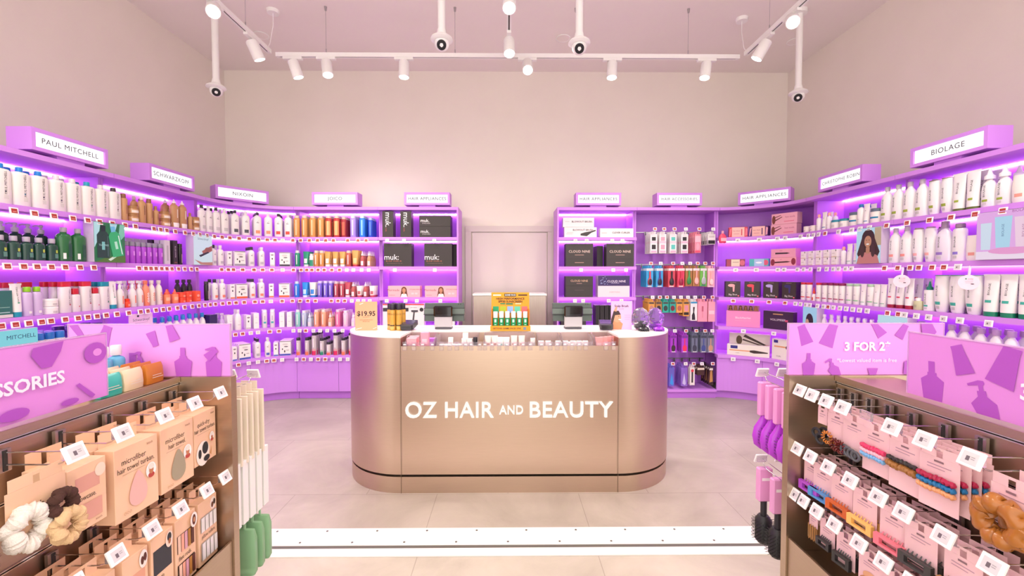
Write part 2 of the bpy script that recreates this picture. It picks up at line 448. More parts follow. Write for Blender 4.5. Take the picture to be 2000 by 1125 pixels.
def at_y(px, py, y):
    d = CROT.to_matrix() @ Vector(((px-1000)/F_PX, -(py-562.5)/F_PX, -1)); return CAM + d*(y/d.y)
for px, tx, nm in ((572, -1.5, 'leftmost'), (637, -2.2, 'second from left'), (789, -1.0, 'third from left'), (1030, .4, 'third from right'), (1196, .9, 'second from right'), (1380, 1.5, 'rightmost')):
    x = at_y(px, 120, 3.99).x
    spotlight(x, 3.99, (x+{572: .5, 637: .35, 789: 0, 1030: 0, 1196: -.1, 1380: -.3}[px], {572: 4.3, 637: 3.6, 789: 3.9, 1030: 2.6, 1196: 3.8, 1380: 3.8}[px], 1.6), f'white cylinder spotlight on the long rear track, {nm}')
spotlight(-2.13, 3.20, (-.9, 1.2, 1.5), 'glaring white spotlight on left track, facing forward')
spotlight(-2.13, 3.66, (-1.5, 4.3, 1.4), 'white spotlight at the rear end of the left track')
spotlight(2.15, 3.30, (1.0, 1.2, 1.6), 'glaring white spotlight on right track, facing forward')
spotlight(2.15, 3.62, (1.2, 4.2, 1.4), 'white spotlight at the rear end of the right track')
spotlight(.01, 3.05, (0, 1.9, 1.2), 'upper bright spotlight hanging from the middle track')
spotlight(.01, 3.62, (.05, 2.9, 1.4), 'lower bright spotlight at the end of middle track')
for x, tx in ((-2.13, -2.8), (2.15, 2.8)):
    for y in (.2, 1.2, 2.2):
        spotlight(x, y, (tx*.75, y+.9, 1.0), f'white spotlight overhead on the {"left" if x<0 else "right"} track, {["nearest shopfront", "halfway along", "third from the shopfront"][int(y)]}')
for y in (.3, 1.6): spotlight(.01, y, (0, y+1.4, .7), f'white spotlight on the middle track {"over the aisle entrance" if y < 1 else "before the counter"}')
def security_camera(x, y, label, zt=3.13):
    o = thing('security_camera', label, 'security camera', (x, y, 3.82), 0, 'white ceiling security cameras')
    h = zt-3.82
    b = MB(); b.cyl((0, 0, 0), (0, 0, -.035), .06, M_WHITE, 20); b.cyl((0, 0, -.035), (0, 0, h+.06), .027, M_WHITE, 20); b.build('drop_pole', o)
    b = MB(); b.lathe([(.03, .03, .085), (.036, .036, .05), (.075, .075, .025), (.08, .08, .012), (.062, .062, .002), (.058, .058, 0)], M_WHITE, 28, Matrix.Translation((0, 0, h-.02)))
    b.build('mount_ring', o)
    b = MB(); b.sphere((0, 0, h-.035), .052, M_WHITE, 24, 14); dm = b.build('camera_dome', o)
    d = Vector((-x*.25, -1, -.75)).normalized(); T = Matrix.Translation((0, 0, h-.035)) @ d.to_track_quat('Z', 'Y').to_matrix().to_4x4()
    b = MB(); b.lathe([(.034, .034, .035), (.033, .033, .053), (.028, .028, .0535), (.027, .027, .050)], '#16131c', 24, T); b.build('lens', dm)
    return o
security_camera(-2.61, 3.93, 'white security camera on a pole near the left wall', 3.075)
security_camera(2.68, 4.0, 'white security camera on a pole near the right wall', 3.075)
security_camera(-.475, 3.15, 'white security camera on a pole, left of middle track', 3.09)
security_camera(.515, 3.15, 'white security camera on a pole, right of middle track', 3.07)
for px, py, nm in ((510, 68, 'near the left track end'), (1100, 74, 'beside the right middle camera'), (1552, 80, 'behind the right pole camera')):  # sprinkler covers in the ceiling: white ring around a flat disc
    p = at_z(px, py, 3.82)
    b = MB(); b.tube([(.07*math.cos(i*math.pi/12), .07*math.sin(i*math.pi/12), 0) for i in range(24)], .005, M_WHITE, 6, closed=True)
    b.lathe([(.066, .066, -.002), (.066, .066, 0)], M_CEIL, 24)
    tag(b.build('sprinkler_cover', None, (p.x, p.y, 3.815)), f'flat round white sprinkler cover {nm}', 'sprinkler cover', 'flush sprinkler covers')
for px, py, nm in ((533, 20, 'left'), (1449, 36, 'right')):
    p = at_z(px, py, 3.82); sg = -1 if px < 1000 else 1
    o = thing('ceiling_rose', f'white ceiling rose with drooping power cable, {nm} side', 'power cable', (p.x, p.y, 3.82), 0, 'ceiling roses feeding the tracks')
    MB().lathe([(.05, .05, -.03), (.055, .055, 0)], M_WHITE, 20).build('rose_cap', o)
    b = MB(); e = Vector((sg*2.13-p.x, 3.9-p.y, TZ+.04-3.82)); b.tube([(0, 0, -.03), (0, 0, -.14), e*.25+Vector((0, 0, -.12)), e*.6+Vector((0, 0, -.10)), e*.9+Vector((0, 0, -.03)), e], .0035, M_WHITE, 6); b.build('cable', o)

# ------------------------------------------------------------------ counter
CY, CR, CC, CB = 2.71, .44, .70, 3.28
CX = .012
def outline(off=0.0, notch=False):
    """plan outline counter-clockwise, off = offset inwards"""
    P_ = []; r = CR-off; rb = .14-off if off < .1 else .05
    W = CC+CR
    for i in range(17):
        a = math.pi + (math.pi/2)*i/16; P_.append((-CC + r*math.cos(a), CY+CR + r*math.sin(a)))
    if notch: P_ += [(-.69, CY+off), (-.676, CY+.265), (.676, CY+.265), (.69, CY+off)]
    for i in range(17):
        a = -math.pi/2 + (math.pi/2)*i/16; P_.append((CC + r*math.cos(a), CY+CR + r*math.sin(a)))
    for i in range(7):
        a = (math.pi/2)*i/6; P_.append((W-.14 + rb*math.cos(a), CB-.14 + rb*math.sin(a)))
    for i in range(7):
        a = math.pi/2 + (math.pi/2)*i/6; P_.append((-W+.14 + rb*math.cos(a), CB-.14 + rb*math.sin(a)))
    return [(x+CX, y) for x, y in P_]
ctr = thing('service_counter', 'bronze metal service counter with rounded ends and white top', 'counter', (0, 0, 0))
def tri_prism(poly, z0, z1, m):
    b = MB(); b.prism(poly, z0, z1, m); me = b.mesh(); return me
# plinth, recess, body
b = MB(); b.prism(outline(.004), 0, .105, M_METAL); b.build('plinth', ctr)
b = MB(); b.prism(outline(.03), .105, .122, mat('#191512', .6)); b.build('shadow_gap', ctr)
b = MB(); b.prism(outline(0, True), .122, .9965, M_METAL); bo = b.build('metal_body', ctr)
for p in bo.data.polygons: p.use_smooth = abs(p.normal.z) < .5
bo.data.set_sharp_from_angle(angle=R(30))
for ch in ctr.children:
    if ch.name.startswith('plinth'):
        for p in ch.data.polygons: p.use_smooth = abs(p.normal.z) < .5
        ch.data.set_sharp_from_angle(angle=R(30))
b = MB(); b.prism(outline(0, True), .997, 1.010, mat('#f3efea', .3)); b.build('worktop', ctr)
b = MB(); b.box(CX-.688, CX+.688, CY, CY+.012, .122, .945, M_METAL); b.build('front_panel', ctr)
b = MB(); b.box(CX-.668, CX+.668, CY+.013, CY+.264, .895, .905, mat('#cbbba8', .4)); b.build('display_ledge', ctr)
for sx in (-1, 1): MB().box(CX+sx*.694-.001, CX+sx*.694+.001, CY-.0006, CY+.001, .0, .99, mat('#6e5c4c', .5)).build('seam_line', ctr)
def solid_text(mb, t, x0, x1, z0, z1, yf, yb, m, bold=0, space=1.0):
    vs, fs = fit(t, x0, x1, z0, z1, bold, space, 4); n = len(vs)
    mb.add([(x, yf, z) for x, z in vs], fs, m)
    cnt = {}
    for f in fs:
        for i in range(len(f)):
            e = (f[i], f[(i+1) % len(f)]); cnt[e] = cnt.get(e, 0)+1
    side = [e for e in cnt if (e[1], e[0]) not in cnt]
    mb.add([(x, yf, z) for x, z in vs] + [(x, yb, z) for x, z in vs], [[a, n+a, n+c, c][::-1] for a, c in side], m)
M_LET = emis('lit_letters', (1, .93, .87), 1.1)
def cx(px): return (px-991)/310.0
for wd, xa, xb, za, zb, bd in (('OZ HAIR', 790, 963, .490, .591, .010), ('AND', 974, 1021, .512, .567, .012), ('BEAUTY', 1034, 1198, .490, .591, .010)):
    tl = MB(); solid_text(tl, wd, cx(xa), cx(xb), za, zb, CY-.016, CY-.0005, M_LET, bd, 1.06)
    tl.build('lettering', ctr, label='raised white letters reading ' + wd.lower() if wd != 'OZ HAIR' else 'raised white letters, first words')

# metal cabinet behind the counter in front of the door
b = MB(); b.box(-.38, .42, 4.70, 5.05, 0, 1.165, noise_mat('satin_steel', '#c4bcae', '#cdc5b8', 20, .38, .02, (8, .3, .3), 1.0), bev=.004)
b.box(-.385, .425, 4.69, 5.06, 1.166, 1.185, mat('#f4f1ec', .3))
tag(b.build('storage_cabinet'), 'silver metal cabinet standing before the rear door', 'cabinet')

# ------------------------------------------------------------------ gondolas in the foreground
SIL = '#ae52c0'; PNK = '#da8cdc'
def acrylic_sign(name, look, loc, rotz, W, H, shapes):
    o = thing(name, look, 'sign', loc, rotz, 'pink printed signs on the metal display stands')
    m = mat(PNK, .35)
    b = MB(); b.box(-W/2, W/2, -.002, .004, 0, H, m); art(b, shapes, -.002); b.build('sign_panel', o)
    b = MB(); c = mat('#f0c8f2', .08, 0, 0, .5); b.box(-W/2, W/2, -.003, .005, H+.0002, H+.003, c); b.box(-W/2-.0025, -W/2-.0002, -.003, .005, 0, H+.003, c); b.box(W/2+.0002, W/2+.0025, -.003, .005, 0, H+.003, c)
    b.build('acrylic_edge', o)
    return o
def sil_bottle(x, z, s, rot=0, c=SIL, crop=None):   # spray bottle silhouette
    P_ = [(-.16, 0), (.16, 0), (.20, .34), (.08, .42), (.08, .47), (.05, .47), (.05, .66), (-.06, .66), (-.06, .47), (-.08, .47), (-.08, .42), (-.20, .34)]
    a = R(rot); return ('p', [(x+s*(u*math.cos(a)-v*math.sin(a)), z+s*(u*math.sin(a)+v*math.cos(a))) for u, v in P_], c)
def sil_pump(x, z, s, rot=0, c=SIL):
    P_ = [(-.15, 0), (.15, 0), (.17, .30), (.06, .40), (.06, .48), (.03, .48), (.03, .55), (.06, .58), (.05, .62), (-.02, .63), (-.18, .58), (-.17, .55), (-.03, .56), (-.03, .48), (-.06, .48), (-.06, .40), (-.17, .30)]
    a = R(rot); return ('p', [(x+s*(u*math.cos(a)-v*math.sin(a)), z+s*(u*math.sin(a)+v*math.cos(a))) for u, v in P_], c)
def sil_tube(x, z, s, rot=0, c=SIL):
    P_ = [(-.10, 0), (.10, 0), (.10, .08), (.16, .5), (-.16, .5), (-.10, .08)]
    a = R(rot); return ('p', [(x+s*(u*math.cos(a)-v*math.sin(a)), z+s*(u*math.sin(a)+v*math.cos(a))) for u, v in P_], c)
M_CLEAR = mat('#f5eef6', .12, 0, 0, .9)
HOOK_L = .108; HLS = {-1: .125, 1: .108}
def make_hook(L=HOOK_L):
    br = MB(); br.box(-.011, .011, -.008, -.001, -.036, .008, M_STEEL); br.box(-.0035, .0035, -.0095, -.0081, -.034, .006, mat('#2a2624', .6))
    pr = MB(); pr.tube([(0, -.008, -.022), (0, -L+.02, -.022), (0, -L+.008, -.018), (0, -L, -.008)], .0017, M_CHROME, 6)
    tw = MB(); tw.tube([(0, -.008, .002), (0, -L-.004, .004)], .0013, M_CHROME, 6)
    hd = MB(); hd.box(-.016, .016, -L-.013, -L-.006, -.008, .012, M_CLEAR)
    return [P('bracket', br), P('prong', pr), P('tag_wire', tw), P('tag_holder', hd)]
def make_tag(w=.046, h=.040, col='#8f8580', thick=.006):
    b = MB(); b.box(-w/2, w/2, -thick, 0, -h/2, h/2, mat('#f6f5f4', .35), bev=.0012)
    d = MB(); d.box(-w*.34, w*.34, -thick-.0006, -thick-.0001, -h*.33, h*.33, mat('#d5d0d2', .3) if col.startswith('#8') else mat(col, .4))
    if col.startswith('#8'):
        art(d, [('r', -w*.16, -h*.16, w*.0, h*.10, mat('#6a5f66', .5)), ('r', w*.05, -h*.05, w*.22, -h*.01, mat('#a59ea2', .5)), ('r', w*.05, h*.06, w*.22, h*.1, mat('#a59ea2', .5))], -thick-.0006, 0, .0002)
    else:
        art(d, [('r', -w*.22, -h*.16, w*.22, -h*.04, mat('#d98f86' if col == '#a8362e' else '#e9e5e0', .5))], -thick-.0006, 0, .0002)
    return [P('tag_case', b, None, [('display', d)])]
TAGM = {'grey': make_tag(), 'red': make_tag(col='#a8362e'), 'dim': make_tag(.040, .038, '#cfc9c0'), 'hook': make_tag(.040, .034), 'hookred': make_tag(.040, .034, '#a8362e')}
HOOK = make_hook(); HOOK_M = make_hook(.125); HOOK_S = make_hook(.16)

GROW = {-1: [(1.056, [.824, .927, 1.04, 1.141, 1.243], .12), (.802, [.732, .815, .904, .995, 1.083, 1.178, 1.255], .12)],
         1: [(1.056, [.78, .87, .946, 1.023, 1.088, 1.145, 1.20, 1.250], .12), (.880, [.74, .826, .912, .976, 1.058, 1.132, 1.20, 1.255], .12), (.738, [.78, .89, .957, 1.026, 1.106, 1.171, 1.226, 1.258], .12)]}
GX = {-1: -.978, 1: .990}
def gondola(s):
    sd = 'left' if s < 0 else 'right'
    o = thing('display_stand', f'bronze metal slatted display stand carrying {"beige boxes" if s < 0 else "pink cards"}', 'display stand', (0, 0, 0), 0, 'bronze metal display stands')
    ex = .822 if s < 0 else .846; cx_ = abs(GX[s])
    def bx(mb, x0, x1, *r, m=M_METAL2, **k): a, c = sorted((s*x0, s*x1)); return mb.box(a, c, *r, m, **k)
    bx(MB(), ex, 1.335, 1.275, 1.300, 0, 1.095).build('end_panel', o)
    bx(MB(), ex, 1.335, .20, .225, 0, 1.095).build('end_panel', o)
    c = MB(); rails = [1.098] + [1.075, .955, .822, .70] + [.60] if s < 0 else [1.098, 1.075, .985, .898, .83, .757, .67, .60]
    zs = [1.088] + rails[1:]
    for a, b_ in zip(zs[:-1], zs[1:]): bx(c, cx_, cx_+.02, .226, 1.274, b_+.004, a-.004)
    bx(c, cx_+.012, 1.16, .226, 1.274, .56, 1.080, m=M_METAL2)
    c.build('slatted_panel', o)
    for z in zs[1:-1]:
        r = MB(); bx(r, cx_-.003, cx_+.010, .227, 1.273, z-.0038, z-.0012, m=M_CHROME); bx(r, cx_-.003, cx_+.010, .227, 1.273, z+.0012, z+.0038, m=M_CHROME)
        bx(r, cx_+.0101, cx_+.0115, .227, 1.273, z-.0038, z+.0038, m=mat('#2c2622', .6)); r.build('slat_rail', o)
    t = MB(); bx(t, cx_-.008, 1.165, .226, 1.274, 1.081, 1.089); bx(t, cx_-.008, cx_-.004, .226, 1.274, 1.0891, 1.098); t.build('top_tray', o)
    bs = MB(); bx(bs, ex+.006, 1.33, .226, 1.274, 0, .56, m=M_METAL2); bx(bs, ex+.006, ex+.012, .226, 1.274, .5601, .60); bs.build('base_cabinet', o)
    for ri, (z, ys, _) in enumerate(GROW[s]):
        for i, y in enumerate(ys):
            lb = ['top', 'middle', 'lowest'][ri] if s > 0 else ['upper', 'lower'][ri]
            x = GX[s] - s*.0045
            inst('display_hook', HOOK if s > 0 else HOOK_M, (x, y, z), R(90 if s < 0 else -90), 'chrome wire display hook', 'hook', f'{lb} row of {sd} display stand', group='wire hooks on the display stands')
            if s > 0 and ri == 0 and i == 3: continue
            inst('price_tag', TAGM['hook'], (x - s*(HLS[s]+.014), y, z+.0), 0, 'white electronic price tag', 'price tag', f'{lb} row of {sd} display stand', group='electronic price tags on the display stands',
                 tilt=Euler((R(-24), R(0), R(90 if s < 0 else -90)+R(0)), 'XYZ'))
    # hooks on the far end face, pointing to the back wall
    for z, xs in ([(1.057, (.875, .955)), (.855, (.868,)), (.625, (.858,))] if s < 0 else [(1.057, (.885, .958, 1.03)), (.755, (.885, .958))]):
        for x in xs:
            lv = {1.057: 'top', .855: 'middle', .625: 'low', .755: 'low'}[z]
            inst('display_hook', HOOK_S, (s*x, 1.3015, z), R(180), 'long chrome display hook', 'hook', f'{lv} rear end of {sd} display stand', group='wire hooks on the display stands')
            if z > .7:
                inst('price_tag', TAGM['hook'], (s*x, 1.3015+.174, z), 0, 'white price tag seen from behind', 'price tag', f'{lv} rear end of {sd} display stand',
                     group='electronic price tags on the display stands', tilt=Euler((R(-24), 0, R(180)), 'XYZ'))
gondola(-1); gondola(1)
W_ = .63; sh = [('p', [(-.03, .16), (-.005, .16), (.02, .12), (.045, .10), (.05, .12), (.075, .12), (.10, .16)], SIL)]
accs = [('e', .03, .112, .055, .022, SIL)] + [('r', .0+.013*i, .074, .003+.013*i, .09, SIL) for i in range(5)] + \
       [('p', [(.145, .13), (.165, .10), (.185, .10), (.205, .13), (.212, .152), (.15, .146)], SIL), ('e', .285, .112, .028, .025, SIL), ('e', .289, .113, .011, .009, PNK),
        ('p', [(.235, .045), (.243, .049), (.28, .012), (.272, .006)], SIL), ('e', .11, .018, .028, .012, SIL), ('e', .22, .012, .02, .007, SIL),
        ('t', 'HAIR ACCESSORIES', .045, .072, .038, '#f6eaf6', {'bold': .03})]
acrylic_sign('printed_sign', 'pink sign reading accessories on the left metal stand', (-1.0, .757, 1.0985), R(90), W_, .154, accs)
eL = [sil_bottle(-.17, -.0, .12), sil_tube(-.20, .12, .09, 30), sil_tube(-.12, .15, .13, 160), ('r', -.06, .02, -.04, .07, SIL), sil_tube(.02, .09, .09, 20), sil_pump(.19, 0, .14), sil_bottle(.10, 0, .13), sil_tube(.06, .154, .10, 200), sil_tube(.20, .08, .08, 130), sil_pump(-.02, 0, .12, 8)]
def clipart(L, W, H):   # keep silhouettes inside the panel
    out = []
    for sh in L:
        if sh[0] == 'p': sh = ('p', [(min(max(x, -W/2), W/2), min(max(z, 0), H)) for x, z in sh[1]], sh[2])
        out.append(sh)
    return out
acrylic_sign('printed_sign', 'pink sign printed with bottle silhouettes, no lettering', (-1.068, 1.288, 1.0955), 0, .475, .154, clipart(eL, .49, .154))
eR = [sil_tube(-.20, .15, .12, 200), sil_tube(-.10, .154, .14, 160), sil_tube(.02, .16, .10, 215), sil_tube(.12, .152, .09, 150), sil_bottle(-.175, 0, .10), sil_pump(-.09, -.01, .10, 20), sil_tube(.02, -.03, .1), sil_bottle(.13, 0, .105, -10), sil_bottle(.18, .16, .11, 195),
      ('t', '3 FOR 2*', .0, .085, .036, '#fbeefa', {'bold': .03}), ('t', '*Lowest valued item is free', .0, .044, .0165, '#f6e0f6', {})]
acrylic_sign('printed_sign', 'pink three for two sign facing the entrance squarely', (1.085, 1.288, 1.0955), 0, .47, .154, clipart(eR, .47, .154))
nR = [sil_bottle(-.25, 0, .14, 3), sil_pump(-.13, -.02, .15, 12), sil_tube(-.20, .14, .13, 200), sil_tube(-.09, .154, .17, 165), sil_tube(.08, .154, .15, 190), sil_bottle(.2, .01, .13), ('t', '3 FOR 2*', .01, .068, .044, '#fbeefa', {'bold': .03}), ('t', '*Lowest valued item is free', .05, .036, .020, '#f6e0f6', {'bold': .01})]
acrylic_sign('printed_sign', 'pink three for two sign angled along the right stand', (1.02, .762, 1.0985), R(-90), .63, .154, clipart(nR, .63, .154))

# ------------------------------------------------------------------ product builders (front faces -y, base at z=0)
PR = {'sh': [(.90,0),(1,.025),(1,.80),(.94,.87),(.74,.93),(.42,.965),(.38,1)], 'fl': [(.95,0),(1,.02),(1,.88),(.96,.94),(.8,.98),(.4,1)],
      'cy': [(.95,0),(1,.012),(1,.95),(.93,.985),(.78,1)], 'co': [(.60,0),(.70,.03),(.92,.28),(1,.5),(.95,.8),(.84,1)],
      'bo': [(.92,0),(1,.02),(1,.62),(.93,.76),(.72,.88),(.42,.96),(.36,1)], 'ja': [(.96,0),(1,.04),(1,.96),(.97,1)]}
def rad(prof, f):
    for (r0, z0), (r1, z1) in zip(prof, prof[1:]):
        if z0 <= f <= z1: return r0 + (r1-r0)*(f-z0)/max(1e-6, z1-z0)
    return prof[-1][0]
def patch(mb, prof, w, d, hb, z0, z1, half, col, n=2.0, cx0=0):
    """printed patch on the curved front; z in fractions of hb, half = half width in fraction of the half width"""
    vs = []; N = 8; cols = []
    for k in range(N+1):
        u = max(-.995, min(.995, cx0 - half + 2*half*k/N)); cols.append(u)
    for z in (z0, z1):
        r = rad(prof, z)
        for u in cols:
            y = -(1-abs(u)**n)**(1/n); vs.append((u*r*w/2*1.01, y*r*d/2*1.01-.0006, z*hb))
    mb.add(vs, [[k, k+1, N+2+k, N+1+k] for k in range(N)], col, True)
def wraptext(mb, prof, w, d, hb, t, zc, size, col, rot=0, n=2.0, xo=0, bold=0):
    vs, fs = textgeo(t, size, bold, 'CENTER', 1); a = R(rot); out = []
    for u, v in vs:
        x = xo + u*math.cos(a) - v*math.sin(a); z = zc*hb + u*math.sin(a) + v*math.cos(a)
        r = rad(prof, min(.99, max(0, z/hb))); q = max(-.99, min(.99, x/(r*w/2)))
        y = -(1-abs(q)**n)**(1/n); out.append((x, y*r*d/2*1.02-.0009, z))
    mb.add(out, fs, col, True)
def cap(kind, w, h, col, n=2.0):
    c = MB(); m = mat(col, .35)
    if kind == 'flat': c.lathe([(w/2*.97, w/2*.97, 0), (w/2, w/2, h*.05), (w/2, w/2, h*.9), (w/2*.9, w/2*.9, h)], m, 18)
    elif kind == 'dome': c.lathe([(w/2, w/2, 0), (w/2, w/2, h*.6), (w/2*.85, w/2*.85, h*.85), (w/2*.4, w/2*.4, h)], m, 18)
    elif kind == 'noz': c.lathe([(w/2, w/2, 0), (w/2, w/2, h*.3), (w/2*.55, w/2*.55, h*.45), (w/2*.22, w/2*.22, h)], m, 14)
    elif kind == 'pump':
        c.lathe([(w/2, w/2, 0), (w/2, w/2, h*.45), (w/2*.5, w/2*.5, h*.5), (w/2*.4, w/2*.4, h*.72), (w/2*.75, w/2*.75, h*.74), (w/2*.7, w/2*.7, h*.95), (w/2*.3, w/2*.3, h)], m, 14)
        c.tube([(0, 0, h*.86), (-w*.9, 0, h*.88), (-w*1.35, 0, h*.75)], w*.12, m, 8)
    elif kind == 'trig':
        c.lathe([(w/2, w/2, 0), (w/2, w/2, h*.35), (w/2*.6, w/2*.6, h*.45), (w/2*.6, w/2*.6, h*.6)], m, 12)
        c.prism([(-w*.9, -w*.28), (w*.75, -w*.28), (w*.75, w*.28), (-w*.9, w*.28)], h*.6, h*.98, m)
        c.tube([(w*.4, 0, h*.62), (w*1.0, 0, h*.3), (w*1.25, 0, h*-.2)], w*.13, m, 6)
    elif kind == 'over':   # clear over-cap
        c.lathe([(w/2, w/2, 0), (w/2, w/2, h*.93), (w/2*.93, w/2*.93, h)], mat(col, .25), 20)
    elif kind == 'rect': c.lathe([(w/2, w*.3, 0), (w/2, w*.3, h*.95), (w/2*.95, w*.28, h)], m, 20, n=4)
    return c
def bottle(w, d, h, prof, body, ck, cw, ch, cc, bands=(), txt=(), n=2.0, part='bottle', rough=.38):
    pf = PR[prof]; hb = h-ch
    b = MB(); b.lathe([(w/2*r, d/2*r, z*hb) for r, z in pf], mat(body, rough), 24, n=n)
    for z0, z1, half, col, *q in bands: patch(b, pf, w, d, hb, z0, z1, half, mat(col, .5), n, *(q or ()))
    for t, zc, size, col, rot, *q in txt: wraptext(b, pf, w, d, hb, t, zc, size, mat(col, .5), rot, n, *q[1:])
    out = [P(part, b)]
    if ch:
        c = cap(ck, cw, ch, cc); c.v = [(x, y, z+hb+.0002) for x, y, z in c.v]; out.append(P('cap' if ck != 'pump' else 'pump', c))
    return out
def tube(w, d, h, body, chh, cc, bands=(), txt=(), cw=.8):
    b = MB(); pf = []
    N = 7; seg = 20; vs = []; fs = []
    for j in range(N+1):
        f = j/N; rx = w/2*(.82+.18*f); ry = d/2*(1-.9*f**1.4); z = chh + (h-chh)*f
        pf.append((rx, ry, z))
    b.lathe(pf, mat(body, .38), seg)
    b.box(-w/2, w/2, -d*.05-.0006, d*.05+.0006, h-.010, h+.0004, mat(body, .38))
    for z0, z1, half, col in bands:
        vs = []
        for z in (z0, z1):
            rx = w/2*(.82+.18*z); ry = d/2*(1-.9*z**1.4)
            for k in range(9):
                u = -half+2*half*k/8; vs.append((u*rx, -ry*math.sqrt(1-u*u)-.0008, chh+(h-chh)*z))
        b.add(vs, [[k, k+1, 10+k, 9+k] for k in range(8)], col, True)
    for t, zc, size, col, rot in txt:
        tv, tf = textgeo(t, size, 0, 'CENTER', 1); a = R(rot); out = []
        for u, v in tv:
            x = u*math.cos(a)-v*math.sin(a); z = zc + (u*math.sin(a)+v*math.cos(a))/(h-chh)
            rx = w/2*(.82+.18*z); ry = d/2*(1-.9*max(0, z)**1.4); q = max(-.98, min(.98, x/rx)); out.append((x, -ry*math.sqrt(1-q*q)-.0012, chh+(h-chh)*z))
        b.add(out, tf, col, True)
    c = MB(); c.lathe([(w/2*cw, d/2*.98, 0), (w/2*cw*1.02, d/2, chh*.9), (w/2*.82, d/2, chh-.0002)], mat(cc, .35), seg)
    return [P('tube', b), P('cap', c)]
def jar(w, h, body, lid, lh, bands=(), d=None):
    d = d or w; b = MB(); pf = PR['ja']; hb = h-lh
    b.lathe([(w/2*r, d/2*r, z*hb) for r, z in pf], mat(body, .35), 24)
    for z0, z1, half, col in bands: patch(b, pf, w, d, hb, z0, z1, half, mat(col, .5))
    c = MB(); c.lathe([(w/2*1.01, d/2*1.01, hb+.0002), (w/2*1.01, d/2*1.01, h-.002), (w/2*.96, d/2*.96, h)], mat(lid, .35), 24)
    return [P('jar', b), P('lid', c)]
def carton(w, d, h, col, shapes=(), side=(), rough=.5, name='carton', top=None):
    b = MB(); b.box(-w/2, w/2, -d/2, d/2, 0, h, mat(col, rough), bev=.0008)
    art(b, shapes, -d/2)
    if side:
        for s in side: pass
    if top: b.box(-w/2+.001, w/2-.001, -d/2+.001, d/2-.001, h+.0001, h+.0005, mat(top, rough))
    return [P(name, b)]
def aer(r, h, body, ch, cc, bands=(), txt=(), clear=False):
    return bottle(2*r, 2*r, h, 'cy', body, 'over', 2*r*.94, ch, cc, bands, txt, part='can', rough=.28)
def label_block(z=.35, c='#9a9494'):
    return [(z-.06, z-.045, .35, c), (z-.10, z-.085, .3, c), (z-.14, z-.125, .35, c)]

K = {}   # key -> (object name, look, category, builder, depth spacing)
def DEF(k, name, look, cat, parts, dep): K[k] = (name, look, cat, parts, dep)
WH = '#efebe8'
def pm(capc, sq): return bottle(.098, .062, .232, 'fl', '#ece7e2', 'flat', .034, .027, capc, [(.33, .37, .085, sq, .04), (.14, .25, .22, '#d5cfcb', .12)], [('PAUL MITCHELL', .60, .0185, '#4a4448', 90, 2.6, .004)], n=2.6)
DEF('pmB', 'shampoo_bottle', 'big white bottle with blue cap', 'bottle', pm('#1a7fd0', '#3aa8dc'), .068)
DEF('pmN', 'shampoo_bottle', 'big white bottle, blue cap, navy square', 'bottle', pm('#1a7fd0', '#2c3560'), .068)
DEF('pmW', 'shampoo_bottle', 'big white bottle, white cap, navy square', 'bottle', pm('#ddd8d8', '#2c3560'), .068)
DEF('pmT', 'shampoo_bottle', 'big white bottle with teal cap', 'bottle', pm('#189ab0', '#20b0a0'), .068)
DEF('pmV', 'shampoo_bottle', 'big white bottle, white cap, teal square', 'bottle', pm('#ddd8d8', '#20b0a0'), .068)
DEF('pmK', 'shampoo_bottle', 'big white bottle with black cap', 'bottle', pm('#3a3034', '#222222'), .068)
TN = '#c59566'
DEF('tn1', 'spray_bottle', 'slim tan bottle with brown cap', 'bottle', bottle(.050, .050, .205, 'cy', TN, 'flat', .034, .034, '#8a5c3c', [(.3, .7, .10, '#8a5c3c')]), .058)
DEF('tnj', 'hair_mask_jar', 'squat tan jar with white band', 'jar', jar(.078, .062, TN, '#a87848', .022, [(.2, .7, .8, '#e8dcd0')]), .082)
DEF('tnb', 'shampoo_bottle', 'tan bottle with pale cap', 'bottle', bottle(.062, .045, .215, 'sh', TN, 'flat', .026, .03, '#e6d8cc', [(.35, .75, .10, '#7c5234')]), .055)
DEF('tnw', 'shampoo_bottle', 'tall tan bottle with white ends', 'bottle', bottle(.080, .062, .250, 'sh', '#c09064', 'noz', .034, .035, '#f0ece8', [(0.02, .2, .99, '#f0ece8'), (.4, .75, .12, '#e8dccc')]), .07)
DEF('tns', 'shampoo_bottle', 'small slim tan bottle', 'bottle', bottle(.042, .04, .155, 'sh', TN, 'flat', .02, .025, '#b08050', [(.35, .7, .12, '#7c5234')]), .05)
def nx(capc, lab, h=.255, w=.078, bw=WH): return bottle(w, .055, h, 'sh', bw, 'flat', .030, .032, capc, [(.12, .27, .5, lab), (.62, .65, .3, '#8a8488')], [('/', .69, .03, '#555058', -30)], n=2.2)
for key, cc, lab, lk in (('nK', '#2c282c', '#c8c4c4', 'white litre bottle, black cap, pale label'), ('nW', '#e9e5e4', '#c8c4c4', 'white litre bottle, white cap, pale label'),
                         ('nKg', '#2c282c', '#55555f', 'white litre bottle, black cap, grey label'), ('nWg', '#e9e5e4', '#55555f', 'white litre bottle, white cap, grey label'),
                         ('nKp', '#2c282c', '#e8926e', 'white litre bottle, black cap, peach label'), ('nWp', '#e9e5e4', '#e8926e', 'white litre bottle, white cap, peach label'),
                         ('nKr', '#2c282c', '#e0503e', 'white litre bottle, black cap, red label'), ('nWr', '#e9e5e4', '#e0503e', 'white litre bottle, white cap, red label')):
    DEF(key, 'shampoo_bottle', lk, 'bottle', nx(cc, lab), .062)
